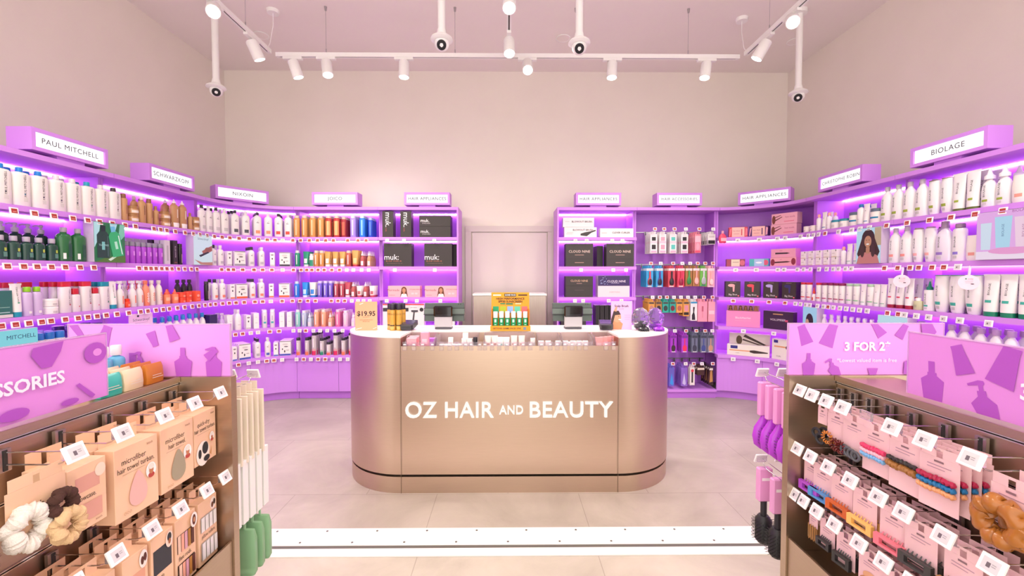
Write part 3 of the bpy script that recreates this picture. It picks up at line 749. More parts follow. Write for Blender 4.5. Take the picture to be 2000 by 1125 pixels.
for key, cc, lab, lk in (('mK', '#2c282c', '#b8b4b8', 'small white bottle with black cap'), ('mW', '#e9e5e4', '#b8b4b8', 'small white bottle with white cap'),
                         ('mKr', '#2c282c', '#e8836a', 'small white bottle, black cap, red label'), ('mWr', '#e9e5e4', '#e8836a', 'small white bottle, white cap, red label'),
                         ('mWb', '#e9e5e4', '#4a60b8', 'small white bottle with blue label')):
    DEF(key, 'shampoo_bottle', lk, 'bottle', nx(cc, lab, .205, .058), .052)
def kitbox(acc, w=.105, h=.155, d=.045, base='#f0ece6'):
    return carton(w, d, h, base, [('r', -w/2+.001, 0.002, w/2-.001, .022, acc), ('r', -w/2+.001, h-.010, w/2-.001, h-.002, '#8a8486'), ('e', -w*.25, h*.45, .006, .009, '#3a363c'), ('e', -w*.05, h*.3, .006, .014, '#3a363c'), ('e', w*.08, h*.62, .02, .006, '#6a6468'), ('r', w*.1, h*.35, w*.35, h*.4, '#b8b2b4'), ('e', w*.0, h*.78, .028, .010, '#d8d2d0')])
DEF('kbG', 'treatment_kit_box', 'white kit box with dark spots, grey base', 'box', kitbox('#9a96a0'), .05)
DEF('kbK', 'treatment_kit_box', 'white kit box with dark spots, black base', 'box', kitbox('#34303c'), .05)
DEF('kbR', 'treatment_kit_box', 'white kit box with dark spots, orange base', 'box', kitbox('#e06038'), .05)
DEF('kbB', 'treatment_kit_box', 'white kit box with dark spots, blue base', 'box', kitbox('#4a58b0', .11, .165), .05)
def slim(acc, w=.045, h=.15, d=.045): return carton(w, d, h, '#f2eee9', [('r', -w/2+.001, .002, w/2-.001, .018, acc), ('e', 0, h*.55, .006, .010, '#3a363c'), ('e', 0, h*.82, .014, .007, '#8a8486')])
DEF('sbG', 'serum_box', 'slim white serum carton', 'box', slim('#c6c0c2'), .05)
DEF('sbR', 'serum_box', 'slim white serum carton, orange base', 'box', slim('#e08060'), .05)
DEF('sbB', 'serum_box', 'slim white serum carton, blue base', 'box', slim('#5a6ac0'), .05)
DEF('sbW', 'serum_box', 'plain white slim carton', 'box', carton(.05, .045, .165, '#f2eee9', [('r', -.012, .06, .012, .064, '#c2bcbe'), ('r', -.01, .12, .01, .123, '#c2bcbe')]), .05)
def can2(c1, c2=None, capc='#dcd2c8', h=.235, r=.033):
    bands = [(.08, .92, .22, '#f0d8a8' if c2 is None else c2)]
    return bottle(2*r, 2*r, h, 'cy', c1, 'over', 2*r*.8, .028, capc, bands, [], part='bottle', rough=.25)
DEF('gd', 'shampoo_bottle', 'tall gold bottle with silver cap', 'bottle', bottle(.068, .05, .238, 'cy', '#d09450', 'over', .05, .028, '#d8c8b8', [(.1, .9, .16, '#f2d8ac')], rough=.25), .058)
DEF('gr', 'shampoo_bottle', 'tall gold and red bottle', 'bottle', bottle(.068, .05, .238, 'cy', '#b83838', 'over', .05, .028, '#d8c8b8', [(.1, .84, .75, '#dc9a60'), (.1, .84, .16, '#f0cf9c')], rough=.25), .058)
DEF('rd', 'shampoo_bottle', 'tall deep red bottle', 'bottle', bottle(.06, .05, .225, 'cy', '#a03038', 'over', .045, .028, '#d8b8a8', [(.1, .84, .5, '#c06048')], rough=.25), .055)
DEF('ll', 'shampoo_bottle', 'tall lilac bottle with clear cap', 'bottle', bottle(.066, .05, .238, 'cy', '#a890e0', 'over', .05, .028, '#dcd4ea', [(.1, .9, .2, '#d8ccf4')], rough=.25), .058)
DEF('bl', 'shampoo_bottle', 'tall bright blue bottle', 'bottle', bottle(.066, .05, .238, 'cy', '#2a7ee0', 'over', .05, .028, '#c4dcec', [(.1, .9, .25, '#8cc8f4')], rough=.25), .058)
DEF('bd', 'shampoo_bottle', 'tall deep blue bottle', 'bottle', bottle(.055, .05, .215, 'cy', '#2a50c8', 'over', .045, .026, '#a8b4e0', [(.1, .9, .2, '#6890e8')], rough=.25), .055)
DEF('wb', 'sample_box', 'little white carton before gold bottles', 'box', carton(.05, .03, .092, '#f0ece8', [('r', -.015, .05, .015, .054, '#b0aaa8')]), .04)
def tcol(k, look, c, cc='#e6e0dc', h=.165, w=.062, band=None): DEF(k, 'hair_cream_tube', look, 'tube', tube(w, .042, h, c, .022, cc, [(.1, .45, .6, band or '#f4ece6')]), .05)
tcol('tgG', 'green tube with silver cap', '#1f8f6c', '#d8d8d4'); tcol('tgO', 'gold tube with white base', '#d8a058', '#f0ece8'); tcol('tgR', 'gold tube with red base', '#d8a058', '#b83040', .18, .07, '#e8c890')
tcol('tgB', 'bright blue tube', '#2a90e0', '#d8e4f0', band='#b8dcf6'); tcol('tgC', 'blue tube with cream top', '#e8e2dc', '#2a80d0', .165, .072, '#3a8ad8'); tcol('tgP', 'crimson tube with clear cap', '#b84858', '#e0d0d4')
tcol('tgX', 'small cream and red tube', '#f0e4de', '#c0485a', .125, .06, '#b86068')
def mini(k, look, c, top, h=.175, w=.055): DEF(k, 'shampoo_bottle', look, 'bottle', bottle(w, .045, h, 'cy', c, 'over', w*.75, .026, top, [(.1, .5, .6, '#f0e8e4')] if 0 else [(.15, .85, .15, '#f4ece6')], rough=.28), .05)
mini('bg', 'green bottle with silver cap', '#1f8f6c', '#d8dcd8'); mini('bO', 'small gold bottle', '#d09450', '#e0d0bc'); mini('bR', 'small red gold bottle', '#b85a48', '#e4c8b8')
mini('bB', 'small blue bottle', '#2a80dc', '#c8dcf0'); mini('bP', 'small violet bottle', '#7a62d0', '#d0c4ec', .18, .05); mini('bM', 'small crimson bottle', '#b04a5a', '#d8c4c4'); mini('bN', 'small mint bottle', '#8fd0c4', '#e4ecea', .19)
mini('bQ', 'small peach bottle', '#f0a884', '#f6e0d4', .19); mini('bK', 'small hot pink bottle', '#e878a8', '#f4d8e4', .19); mini('bY', 'small pale pink bottle', '#e8c4dc', '#f4e4ee', .18)
mini('bS', 'small silver blue bottle', '#b4c0d8', '#e4e6ee', .18)
def spr(k, look, c, top, h=.17, w=.045): DEF(k, 'spray_bottle', look, 'bottle', bottle(w, w, h, 'bo', c, 'noz', w*.6, .05, top, [(.1, .5, .6, '#e8dcd8')]), .05)
spr('sR', 'red spray with clear cap', '#b85a58', '#e0d4dc'); spr('sO', 'gold spray with clear cap', '#cc9870', '#e8dce0'); spr('sQ', 'peach spray bottle', '#f0b498', '#f4e4dc', .155); spr('sS', 'pale blue spray bottle', '#c0cce0', '#e8ecf4', .155); spr('sY', 'pale pink spray bottle', '#ecc8dc', '#f6e8f0', .155)
DEF('sG', 'hair_cream_tube', 'small green and white bottle', 'bottle', bottle(.045, .04, .14, 'cy', '#e8e4e0', 'over', .034, .02, '#d8dcd8', [(.03, .6, .98, '#2a9070')]), .045)
def grad(k, look, c, h, w=.048): DEF(k, 'styling_spray_can', look, 'spray can', bottle(w, w, h, 'cy', '#cfc4c6', 'flat', w*.85, .03, '#2c2830', [(0.01, .22, .99, c), (.22, .32, .99, '#d8a0a4' if c != '#1f8a68' else '#90b8a4'), (.4, .85, .2, '#ece6e6')], rough=.25), .052)
grad('gO', 'silver can with orange base', '#e07858', .195); grad('gP', 'tall silver can with crimson base', '#d82860', .25, .054); grad('gG', 'silver can with green base', '#1f8a68', .19); grad('gS', 'short silver can with coral base', '#e86858', .15)
DEF('dgL', 'shampoo_bottle', 'tall dark green pump bottle', 'bottle', bottle(.070, .066, .235, 'sh', '#1d3d34', 'pump', .034, .058, '#b8b0bc', [(.15, .6, .35, '#2c5c4c', .2), (.45, .6, .18, '#9ab84c', .2)], rough=.18), .08)
DEF('dgM', 'shampoo_bottle', 'tall clear green shampoo bottle', 'bottle', bottle(.092, .07, .225, 'sh', '#2c6a3c', 'flat', .036, .032, '#a8a0a8', [(.15, .6, .3, '#245444', .25), (.08, .28, .15, '#e8e8e4', -.5)], rough=.15), .08)
DEF('dgS', 'shampoo_bottle', 'small dark green bottle, grey cap', 'bottle', bottle(.066, .052, .142, 'sh', '#20443a', 'flat', .034, .03, '#b0a8b4', [(.15, .4, .35, '#5a8c7c', .2), (.45, .62, .2, '#b8c84c', .2)], rough=.18), .06)
DEF('puC', 'styling_spray_can', 'violet can with grey cap', 'spray can', aer(.021, .168, '#b04ad0', .034, '#8c8498', [(.45, .7, .35, '#d890e8')]), .046)
DEF('sv', 'hairspray_can', 'tall silver white box', 'box', carton(.055, .04, .205, '#d4ccd4', [('r', -.01, .03, .01, .16, '#b4acb4')]), .045)
DEF('kb', 'hairspray_box', 'tall black carton', 'box', carton(.05, .045, .21, '#2a2426', [('t', 'SILHOUETTE', 0, .11, .018, '#d8cccc', {'rot': 90, 'res': 1}), ('r', -.015, .015, .015, .018, '#d07840')]), .05)
DEF('kc', 'hairspray_can', 'slim black hairspray can', 'spray can', aer(.019, .185, '#221e22', .03, '#2c282c', [(.1, .6, .15, '#c8b0a8')]), .042)
DEF('sh', 'styling_spray_can', 'black cap bottle behind orange tubs', 'bottle', bottle(.05, .05, .205, 'bo', '#2c2428', 'flat', .032, .03, '#3a3034', [(.1, .5, .3, '#5a4c50')]), .053)
DEF('wtT', 'hair_cream_tube', 'white tube with teal base', 'tube', tube(.062, .044, .200, WH, .030, '#1690a8', [(.3, .34, .2, '#20a070')], [('PAUL MITCHELL', .62, .0125, '#4a4448', 90)]), .05)
DEF('wr', 'shampoo_bottle', 'white bottle with broad red cap', 'bottle', bottle(.070, .046, .205, 'cy', '#e6dee0', 'rect', .066, .032, '#cf2838', [(.28, .33, .12, '#cf2838', .4)], [('PAUL MITCHELL', .60, .0145, '#4a4448', 90, 2, .012)], n=2.6), .052)
DEF('wrs', 'shampoo_bottle', 'small white bottle with red cap', 'bottle', bottle(.058, .042, .158, 'fl', '#e6dee0', 'rect', .04, .038, '#c82030', [(.28, .34, .12, '#cf2838', .3)], n=2.6), .05)
DEF('wt', 'shampoo_bottle', 'white bottle with broad teal cap', 'bottle', bottle(.070, .046, .200, 'cy', '#e6dee0', 'rect', .066, .032, '#1690a8', [(.3, .36, .12, '#20a070', .4)], [('PAUL MITCHELL', .60, .0145, '#4a4448', 90, 2, .012)], n=2.6), .052)
DEF('cg', 'hair_serum_bottle', 'clear lilac bottle with lime cap', 'bottle', bottle(.052, .042, .178, 'fl', '#cdb6dc', 'flat', .034, .030, '#8cc820', [(.1, .2, .3, '#e8e4e4')], rough=.12), .05)
DEF('wj', 'hair_mask_jar', 'wide white jar in short stack', 'jar', jar(.088, .048, '#ece6e4', '#f2eeec', .014, [(.2, .6, .3, '#c8c0c0')]), .09)
DEF('tl', 'product_box', 'dark teal leaflet box', 'box', carton(.09, .04, .16, '#2c6a64', [('r', -.03, .03, .03, .035, '#a8ccc4'), ('r', -.045, .002, .045, .02, '#d8d4d0'), ('r', -.03, .06, .03, .064, '#88b8ac')]), .05)
DEF('trg', 'spray_bottle', 'white trigger spray bottle', 'spray bottle', bottle(.052, .052, .205, 'bo', '#e2dad8', 'trig', .022, .055, '#e8e4e4', [(.2, .6, .2, '#e88870')]), .056)
DEF('gg', 'shampoo_bottle', 'coral bottle with white lettering', 'bottle', bottle(.052, .052, .205, 'bo', '#ee8a6c', 'flat', .03, .03, '#e87c60', [], [('GOGO', .38, .026, '#ffffff', 90, 2, 0, .03)]), .056)
DEF('gw', 'shampoo_bottle', 'white bottle with orange lettering', 'bottle', bottle(.050, .050, .205, 'bo', '#e8dcd2', 'flat', .03, .03, '#ece2dc', [], [('GOGO', .40, .024, '#e87858', 90, 2, 0, .03)]), .056)
DEF('od', 'hair_serum_bottle', 'small orange dropper bottle', 'bottle', bottle(.056, .05, .125, 'ja', '#f08a60', 'noz', .034, .045, '#e86848', [(.35, .7, .8, '#f2b494')]), .055)
DEF('oj', 'wax_tub', 'bright orange tub', 'tub', jar(.062, .046, '#f05030', '#e84020', .018, [(.2, .6, .4, '#f8a888')]), .065)
DEF('ob', 'product_box', 'bright orange carton', 'box', carton(.062, .05, .098, '#f05a2c', [('e', 0, .055, .016, .012, '#f8b090'), ('r', -.02, .02, .02, .024, '#f8b090')]), .055)
DEF('oc', 'styling_tub', 'small bright orange tapered tub', 'tub', bottle(.042, .042, .066, 'ja', '#f04a28', 'flat', .036, .022, '#e83a18', [(.2, .6, .4, '#f89880')]), .05)
DEF('bcap', 'colour_bottle', 'white bottle with bright blue cap', 'bottle', bottle(.060, .05, .215, 'ja', '#e8e2e6', 'flat', .05, .045, '#2a78d0', [(.2, .6, .4, '#c8c4d0')]), .06)
DEF('vj', 'shampoo_bottle', 'violet bottle with dark broad cap', 'bottle', jar(.062, .235, '#7a4ac0', '#4a2c90', .04), .08)
DEF('bpt', 'developer_bottle', 'white nozzle bottle with blue top', 'bottle', bottle(.055, .055, .215, 'bo', '#e4dede', 'flat', .03, .04, '#2888c8', [(.1, .3, .4, '#c83c48')]), .06)
DEF('dnv', 'product_box', 'dark navy carton', 'box', carton(.09, .05, .185, '#2c2458', [('e', -.02, .05, .01, .015, '#5a50a0'), ('e', .01, .05, .01, .015, '#5a50a0')]), .055)
DEF('clb', 'spray_bottle', 'clear spray bottle with white label', 'bottle', bottle(.052, .052, .19, 'bo', '#c8a8dc', 'trig', .024, .05, '#d8c4e4', [(.1, .5, .4, '#e8e0ea')], rough=.15), .055)
DEF('wpt', 'hair_cream_tube', 'plain white tube', 'tube', tube(.06, .044, .165, '#f0ecea', .022, '#e8e4e2', [(.5, .52, .4, '#b8b0b4'), (.3, .31, .4, '#c8c0c4')]), .05)
DEF('wpb', 'shampoo_bottle', 'plain white shampoo bottle', 'bottle', bottle(.062, .05, .215, 'bo', '#f0ecea', 'flat', .03, .035, '#e8e2e4', [(.3, .32, .4, '#b8b0b4'), (.5, .51, .3, '#c8c0c4')]), .055)
DEF('aeW', 'dry_shampoo_can', 'slim white can with teal mark', 'spray can', aer(.0235, .195, '#e6e2e6', .03, '#f0ecee', [(.3, .42, .5, '#48b0b8'), (.5, .8, .2, '#b8b4bc')]), .05)
# right wall
DEF('cpj', 'hair_mask_jar', 'white jar with teal band', 'jar', jar(.088, .075, '#ece8e2', '#2c8ca0', .020, [(.2, .6, .4, '#d0ccc8')]), .09)
DEF('cpd', 'hair_mask_jar', 'large white jar, dark lid, teal band', 'jar', jar(.092, .115, '#ece6e0', '#5c6a7c', .026, [(.40, .55, .99, '#1880a8')]), .095)
DEF('cps', 'hair_serum_bottle', 'white bottle with rose pump', 'bottle', bottle(.038, .036, .125, 'sh', '#f0ecea', 'dome', .022, .035, '#d8a0a0', [(.3, .5, .3, '#c8c0c0')]), .045)
DEF('cpw', 'shampoo_bottle', 'white bottle with peach collar', 'bottle', bottle(.045, .042, .155, 'sh', '#f2eeec', 'dome', .026, .03, '#eca8a0', [(.3, .32, .3, '#b8b0b0')]), .05)
DEF('cpB', 'shampoo_bottle', 'white bottle with blue cap', 'bottle', bottle(.058, .05, .17, 'sh', '#f2eeec', 'flat', .034, .024, '#1870a8', [(.3, .32, .3, '#b8b0b0'), (.02, .05, .9, '#88b0c0')]), .055)
DEF('cpt', 'hair_cream_tube', 'white tube with narrow blue line', 'tube', tube(.056, .042, .165, '#f2eeec', .018, '#f0ecea', [(.02, .06, .98, '#1870a8'), (.6, .63, .15, '#606068')]), .05)
DEF('cpo', 'hair_mask_jar', 'low cream white pot', 'jar', jar(.062, .058, '#f2e8de', '#ece0d8', .016, [(.3, .5, .3, '#c8bcb4')]), .065)
DEF('cpx', 'treatment_box', 'small white carton, stacked two high', 'box', carton(.062, .05, .068, '#f0ece4', [('r', .017, .05, .026, .064, '#2c2830'), ('r', -.02, .03, .01, .033, '#a8a09c'), ('r', -.029, .001, .029, .004, '#d8b060')]), .055)
def bio(k, look, prof, col, h, w, ck='flat', cw=.034, ch=.034, cc='#c0b6be', body='#efecec', d=None): DEF(k, 'shampoo_bottle', look, 'bottle', bottle(w, d or w*.72, h, prof, body, ck, cw, ch, cc, [(.20, .28, .42, col, -.1), (.08, .16, .3, '#c8c4c4', -.1)], [('BIOLAGE', .58, .018, '#45504a', 90, 2, -.006)], rough=.35), .08)
bio('biG', 'rounded white bottle, olive label', 'bo', '#9aae3c', .265, .092)
bio('biC', 'tapered white bottle, olive label', 'co', '#9aae3c', .235, .084, 'flat', .066, .004, '#7a5c48')
bio('biN', 'nozzle white bottle, olive label', 'bo', '#9aae3c', .235, .078, 'noz', .05, .065, '#f0eeee')
bio('biP', 'rounded white bottle, coral label', 'bo', '#ee9890', .265, .092, cc='#c8bcc8'); bio('biL', 'large lilac white bottle, violet label', 'bo', '#9878c8', .27, .105, cw=.044, ch=.045, cc='#a890a8', body='#e6dfea')
bio('biQ', 'tapered white bottle, coral label', 'co', '#f4b8b0', .245, .084, 'flat', .05, .012, '#a88c9c'); bio('biV', 'tapered white bottle, lilac label', 'fl', '#8c78d0', .245, .082, 'flat', .05, .028, '#9c8498')
bio('biT', 'tapered white bottle, teal label', 'co', '#3fb09c', .25, .098, 'flat', .082, .004, '#1a8a74'); bio('biZ', 'white nozzle bottle with green tip', 'ja', '#3fb09c', .205, .072, 'noz', .036, .06, '#158068')
DEF('btO', 'hair_cream_tube', 'white tube, olive label and base', 'tube', tube(.082, .05, .245, '#eeebea', .016, '#5c6a28', [(.18, .24, .4, '#9aae3c')], [('BIOLAGE', .58, .018, '#45504a', 90)]), .06)
DEF('btR', 'hair_cream_tube', 'white tube with maroon base', 'tube', tube(.070, .05, .225, '#f0eceb', .026, '#a01c3c', [(.26, .31, .45, '#d83c58')], [('BIOLAGE', .62, .016, '#45504a', 90)]), .06)
DEF('btT', 'hair_cream_tube', 'white tube with green base', 'tube', tube(.088, .055, .255, '#efecea', .028, '#14805c', [(.24, .31, .45, '#3fb09c')], [('BIOLAGE', .60, .018, '#45504a', 90)]), .062)
def pouch(): 
    b = MB(); b.lathe([(.040, .020, 0), (.045, .024, .02), (.047, .022, .09), (.046, .012, .13), (.046, .002, .16)], mat('#efe9e2', .3), 20)
    patch(b, [(1, 0), (1, 1)], .094, .046, .16, .2, .32, .4, mat('#e8a090')); c = MB(); c.cyl((.03, 0, .15), (.052, 0, .168), .010, '#f4f0ee', 10)
    return [P('pouch', b), P('spout', c)]
DEF('bpo', 'refill_pouch', 'soft white refill pouch', 'pouch', pouch(), .05)
DEF('jy', 'hair_oil_jar', 'squat pale green bottle, white cap', 'bottle', bottle(.062, .05, .085, 'ja', '#c8c8a0', 'flat', .034, .022, '#eee8e4', [(.3, .6, .3, '#a8aa88')], rough=.2), .06)
def kv(k, look, c, capk, capc, h=.175, w=.058, band='#d83c48'): DEF(k, 'shampoo_bottle', look, 'bottle', bottle(w, w*.8, h, 'cy', '#efebe8', capk, w*.9, .020, capc, [(.18, .24, .98, band), (.5, .53, .3, '#b8b0b0')]), .055)
kv('rc', 'white bottle with red cap', 0, 'flat', '#d03848'); kv('mc', 'white bottle with maroon cap', 0, 'flat', '#8c2858', band='#b04870'); kv('gc', 'white bottle with pale green cap', 0, 'flat', '#b8d8b8', band='#90c898')
DEF('rs', 'hair_serum_bottle', 'small white bottle with red tip', 'bottle', bottle(.04, .036, .13, 'bo', '#f0e4e0', 'noz', .024, .06, '#e04838', [(.1, .5, .5, '#e06858')]), .045)
DEF('gt', 'hair_cream_tube', 'white tube with pale green line', 'tube', tube(.056, .042, .175, '#f0ecea', .018, '#e8ece8', [(.03, .07, .98, '#90c0a8'), (.6, .62, .2, '#606068')]), .05)
DEF('bp', 'developer_bottle', 'translucent white bottle on lowest row', 'bottle', bottle(.05, .045, .212, 'bo', '#e8dcec', 'flat', .028, .026, '#ece4f0', [(.1, .5, .4, '#d8ccdc')]), .055)
DEF('bpw', 'shampoo_bottle', 'white bottle with mauve cap', 'bottle', bottle(.075, .06, .25, 'bo', '#e6dce8', 'flat', .04, .034, '#b890c8', [(.2, .3, .4, '#504858')]), .07)

CUTS = [c for c in cutsL[1:-1]]
def half(parts): return max(abs(v.co.x) for p in parts for v in p[1].vertices)
def place_row(side, s, spec, fz=0.0, inset=.010):
    """spec: 'px:key*n' tokens; px = picture column of the front item, n = how many stand behind each other, ^1 = stacked pair"""
    items = []
    for tok in spec.split():
        px, rest = tok.split(':'); n = 1; up = 0
        if '*' in rest: rest, n = rest.split('*'); n = int(n)
        if '^' in rest: rest, up = rest.split('^'); up = int(up)
        name, look, cat, parts, dep = K[rest]
        items.append([t_at(side, float(px), SH[s]+.08, dep/2+inset), half([p for p in parts if p[0] != 'pump'])+.0015, n, up, rest])
    items.sort(key=lambda i: i[0])
    for _ in range(60):     # neighbours stand side by side, never inside one another
        for a, b in zip(items, items[1:]):
            ov = a[1]+b[1]-(b[0]-a[0])
            if ov > 0: a[0] -= ov*.5; b[0] += ov*.5
    for t, hw, n, up, key in items:
        name, look, cat, parts, dep = K[key]; z = SH[s]
        H = max(v.co.z for p in parts for v in p[1].vertices)+.0015 if up else 0
        near = any(abs(t - c) < hw+.021 for c in CUTS) or t+hw > TE-.02
        for lvl in range(up+1):
            for r in range(n):
                ins = dep/2 + inset + r*(dep+.006)
                if ins + dep/2 > .335: break
                if near and ins+dep/2 > .098:
                    if r: break
                    ins = max(.004+dep/2, .0975-dep/2)
                x, y, a = path(side, t, ins)
                pn = place_name(side, t, s); lk = look
                if up: lk = ('upper ' if lvl else 'lower ')+look if len(look.split()) < 6 else look
                inst(name, parts, (x, y, z+.0006+lvl*H), a, lk, cat, pn, r+1, group=f'{name.replace("_", " ")}s on the {"left" if side < 0 else "right"} shelves')
L = -1; RT = 1
place_row(L, 1, '2:pmN*2 36:pmB*2 75:pmN*2 110:pmW*2 142:pmW*2 171:pmT*2 197:pmV*2 220:pmK*1 241:tn1*2 258:tnj^1 277:tnb*2 291:tn1*2 304:tns*2 321:tnj^1 340:tnw*2 356:tnw*2 371:tns*3 382:tnj^1 '
      '394:nK*2 406:nW*2 420:nK*3 438:nW*3 459:nKg*3 480:nWg*3 503:nKp*4 524:nWp*4 544:nKr*4 563:nWr*3 '
      '580:gd*3 595:gd*3 611:gd*3 627:gd*3 642:gr*3 658:gr*4 672:rd*4 690:ll*4 708:bl*4 724:bd*3')
place_row(L, 2, '6:dgS*2 27:dgS*1 47:dgS*1 73:dgS*1 101:dgS*1 127:dgM*1 150:dgM*1 245:puC*2 257:puC*2 268:puC*2 279:puC*2 290:puC*2 301:puC*2 312:puC*2 323:sv*2 338:kb*2 351:kc*2 '
      '416:mK*2 430:mW*2 446:sbG*2 467:kbG*3 491:mK*4 511:mW*4 532:sbG*4 557:kbK*4 '
      '581:bg*3 598:tgG*3 609:sG*3 618:bO*3 628:bO*3 640:tgO*3 655:tgO*4 669:tgO*4 681:bR*4 694:tgR*3 708:sR*4 721:sO*4')
for px, n in ((18, 1), (45, 1), (70, 1), (95, 1)):
    t = t_at(L, px, 1.5, .11); x, y, a = path(L, t, .155)
    inst(K['dgL'][0], K['dgL'][3], (x, y, SH[2]+.0006), a, K['dgL'][1], 'bottle', 'second shelf, left wall', 2, group='shampoo bottles on the left shelves')
for px in (251, 266, 281, 300):
    t = t_at(L, px, 1.5, .16); x, y, a = path(L, t, .17)
    inst('hairspray_box', K['sv'][3] if px != 300 else K['kb'][3], (x, y, SH[2]+.0006), a, 'tall carton behind violet cans', 'box', 'second shelf, left wall', 1, group='cartons behind the violet cans')
place_row(L, 3, '4:tl 29:wtT*1 52:cg*1 71:cg*1 98:wj^1 124:wr*3 145:wrs*3 167:wr*3 186:wrs*3 201:wt*3 222:wtT*2 240:trg*2 254:trg*2 269:trg*2 248:oc 283:gg*3 296:gw*3 310:gw*3 325:od*2 341:od*2 354:oj^1 366:oj^1 382:ob*2 '
      '403:kc*2 419:mKr*2 434:mWr*2 452:sbR*3 471:kbR*3 493:mKr*4 511:mWr*4 530:sbR*4 556:kbR*4 '
      '580:bB*3 596:tgB*3 611:tgC*3 625:bP*4 636:bP*4 646:bP*3 657:bM*3 668:bM*3 679:tgP*3 690:sR*4 702:tgX*4 714:sR*4 727:tgX*3')
for px in (26, 62):
    t = t_at(L, px, 1.2, .11); x, y, a = path(L, t, .15)
    inst('shampoo_bottle', K['wr'][3], (x, y, SH[3]+.0006), a, K['wr'][1]+', deep row', 'bottle', 'third shelf, left wall', 1, group='shampoo bottles on the left shelves')
for px in (349, 361, 372):
    t = t_at(L, px, 1.2, .13); x, y, a = path(L, t, .14)
    inst('styling_spray_can', K['sh'][3], (x, y, SH[3]+.0006), a, 'dark bottle behind the orange tubs', 'bottle', 'third shelf, left wall', 1, group='dark bottles behind the orange tubs')
place_row(L, 4, '80:bcap*2 95:bcap*3 115:bcap*3 140:vj*2 165:vj*2 190:vj*2 318:bpt*2 332:bpt*2 345:bpt*2 358:bpt*2 371:bpt*2 383:bpt*2 395:bpt*2 413:dnv*2 '
      '433:clb*2 449:wpt*2 465:wpb*2 484:sbG*3 500:sbW*3 517:aeW*3 532:aeW*3 551:sbW*4 566:sbW*3 '
      '582:bN*3 594:bS*3 605:sS*3 618:bQ*4 632:bQ*4 645:sQ*4 660:bK*4 675:bY*4 690:sY*4 705:bY*3 720:bK*3')
place_row(L, 5, '456:sbB*2 477:kbB*4 503:mK*3 523:mWb*2 539:sbB*3 558:kbB*4 583:gO*4 600:gO*4 614:gP*4 629:gG*4 642:gS*3 656:gP*4 671:gO*4 686:gP*3')

# boxed appliances on the rear walls
def muk(w, h, d, txts, col='#37312f', extra=()):
    return carton(w, d, h, col, list(extra)+[('t',)+t for t in txts], rough=.55)
def put(side, s, x, name, parts, look, cat, grp, ins=None, z=0, d=.1, place='', rotz=0):
    inst(name, parts, (x, YF + (ins if ins is not None else .012+d/2), SH[s]+.0008+z), rotz, look, cat, place or place_name(side, TE-.3, s), 1, group=grp)
def bx_(px, y=YF): return (px-991)*y/840.0
def GB(x0, x1, y0, y1, yy=YF):  # width, height of a box from its picture edges
    return (x1-x0)*yy/840.0, (y1-y0)*yy/840.0
g = 'boxed hair appliances'
w_, h_ = GB(747, 768, 411, 462.5)
for px, q in ((757.5, 0), (792.5, 1)):
    put(L, 1, bx_(px), 'hair_dryer_box', muk(w_, .285, .11, [('muk.', 0, .19, .085, '#f4f0f0', {'rot': -90}), ('CURL', -.02, .08, .016, '#c06058', {'rot': -90})]), 'tall black box with white vertical lettering', 'box', g, d=.11)
w_, h_ = GB(818, 879, 421, 442)
sm = muk(.345, .118, .16, [('muk.', -.11, .062, .05, '#f4f0f0', {}), ('STYLE STICK', -.095, .032, .016, '#d8d0d0', {})])
put(L, 1, bx_(849), 'straightener_box', sm, 'long black box, lower of stacked pair', 'box', g, d=.16)
put(L, 1, bx_(849), 'straightener_box', sm, 'long black box, upper of stacked pair', 'box', g, d=.16, z=.1195)
bm = muk(.305, .255, .12, [('muk:', -.07, .10, .085, '#f4f0f0', {}), ('BLOW OVER-IR', -.045, .058, .020, '#c87858', {'space': 1.3}), ('the professional hair dryer set', -.035, .035, .014, '#8c6a60', {})])
put(L, 2, bx_(776.5), 'hair_dryer_box', bm, 'square black dryer box', 'box', g, d=.12)
put(L, 2, bx_(855), 'hair_dryer_box', bm, 'square black dryer box', 'box', g, d=.12)
put(L, 2, bx_(864), 'hair_dryer_box', bm, 'square black dryer box behind another', 'box', g, ins=.20)
pb = carton(.355, .12, .125, '#f0b4b8', [('t', 'Mermade', -.12, .078, .036, '#8c4a58', {}), ('r', -.165, .02, -.10, .024, '#c07880'), ('t', 'STYLING WAND', .125, .085, .018, '#a85068', {}), ('r', .08, .03, .11, .05, '#f4ccd0'), ('r', .12, .03, .15, .05, '#f4ccd0')] + head(-.0, .075, .075, hair='#6a3a24', top='#f4e4e4'))
put(L, 3, bx_(788), 'curler_box', pb, 'pink curler box with a printed portrait', 'box', g, d=.12); put(L, 3, bx_(860), 'curler_box', pb, 'pink curler box with a printed portrait', 'box', g, d=.12)
wb2 = carton(.225, .10, .255, '#ece6e4', [('r', -.1125, .24, .1125, .254, '#d84048'), ('r', -.1125, .0, .1125, .012, '#d84048'), ('e', .085, .19, .022, .022, '#2c2a2c'), ('r', -.11, .17, -.06, .21, '#3a3638'), ('p', [(-.02, .06), (0, .06), (.01, .16), (.045, .165), (.045, .185), (-.03, .185), (-.03, .165), (-.005, .16)], '#48444a'), ('t', 'pro dryer', 0, .215, .018, '#605a5c', {})])
for px in (766, 807, 867): put(L, 4, bx_(px), 'hair_dryer_box', wb2, 'white and red dryer box', 'box', g, d=.10)

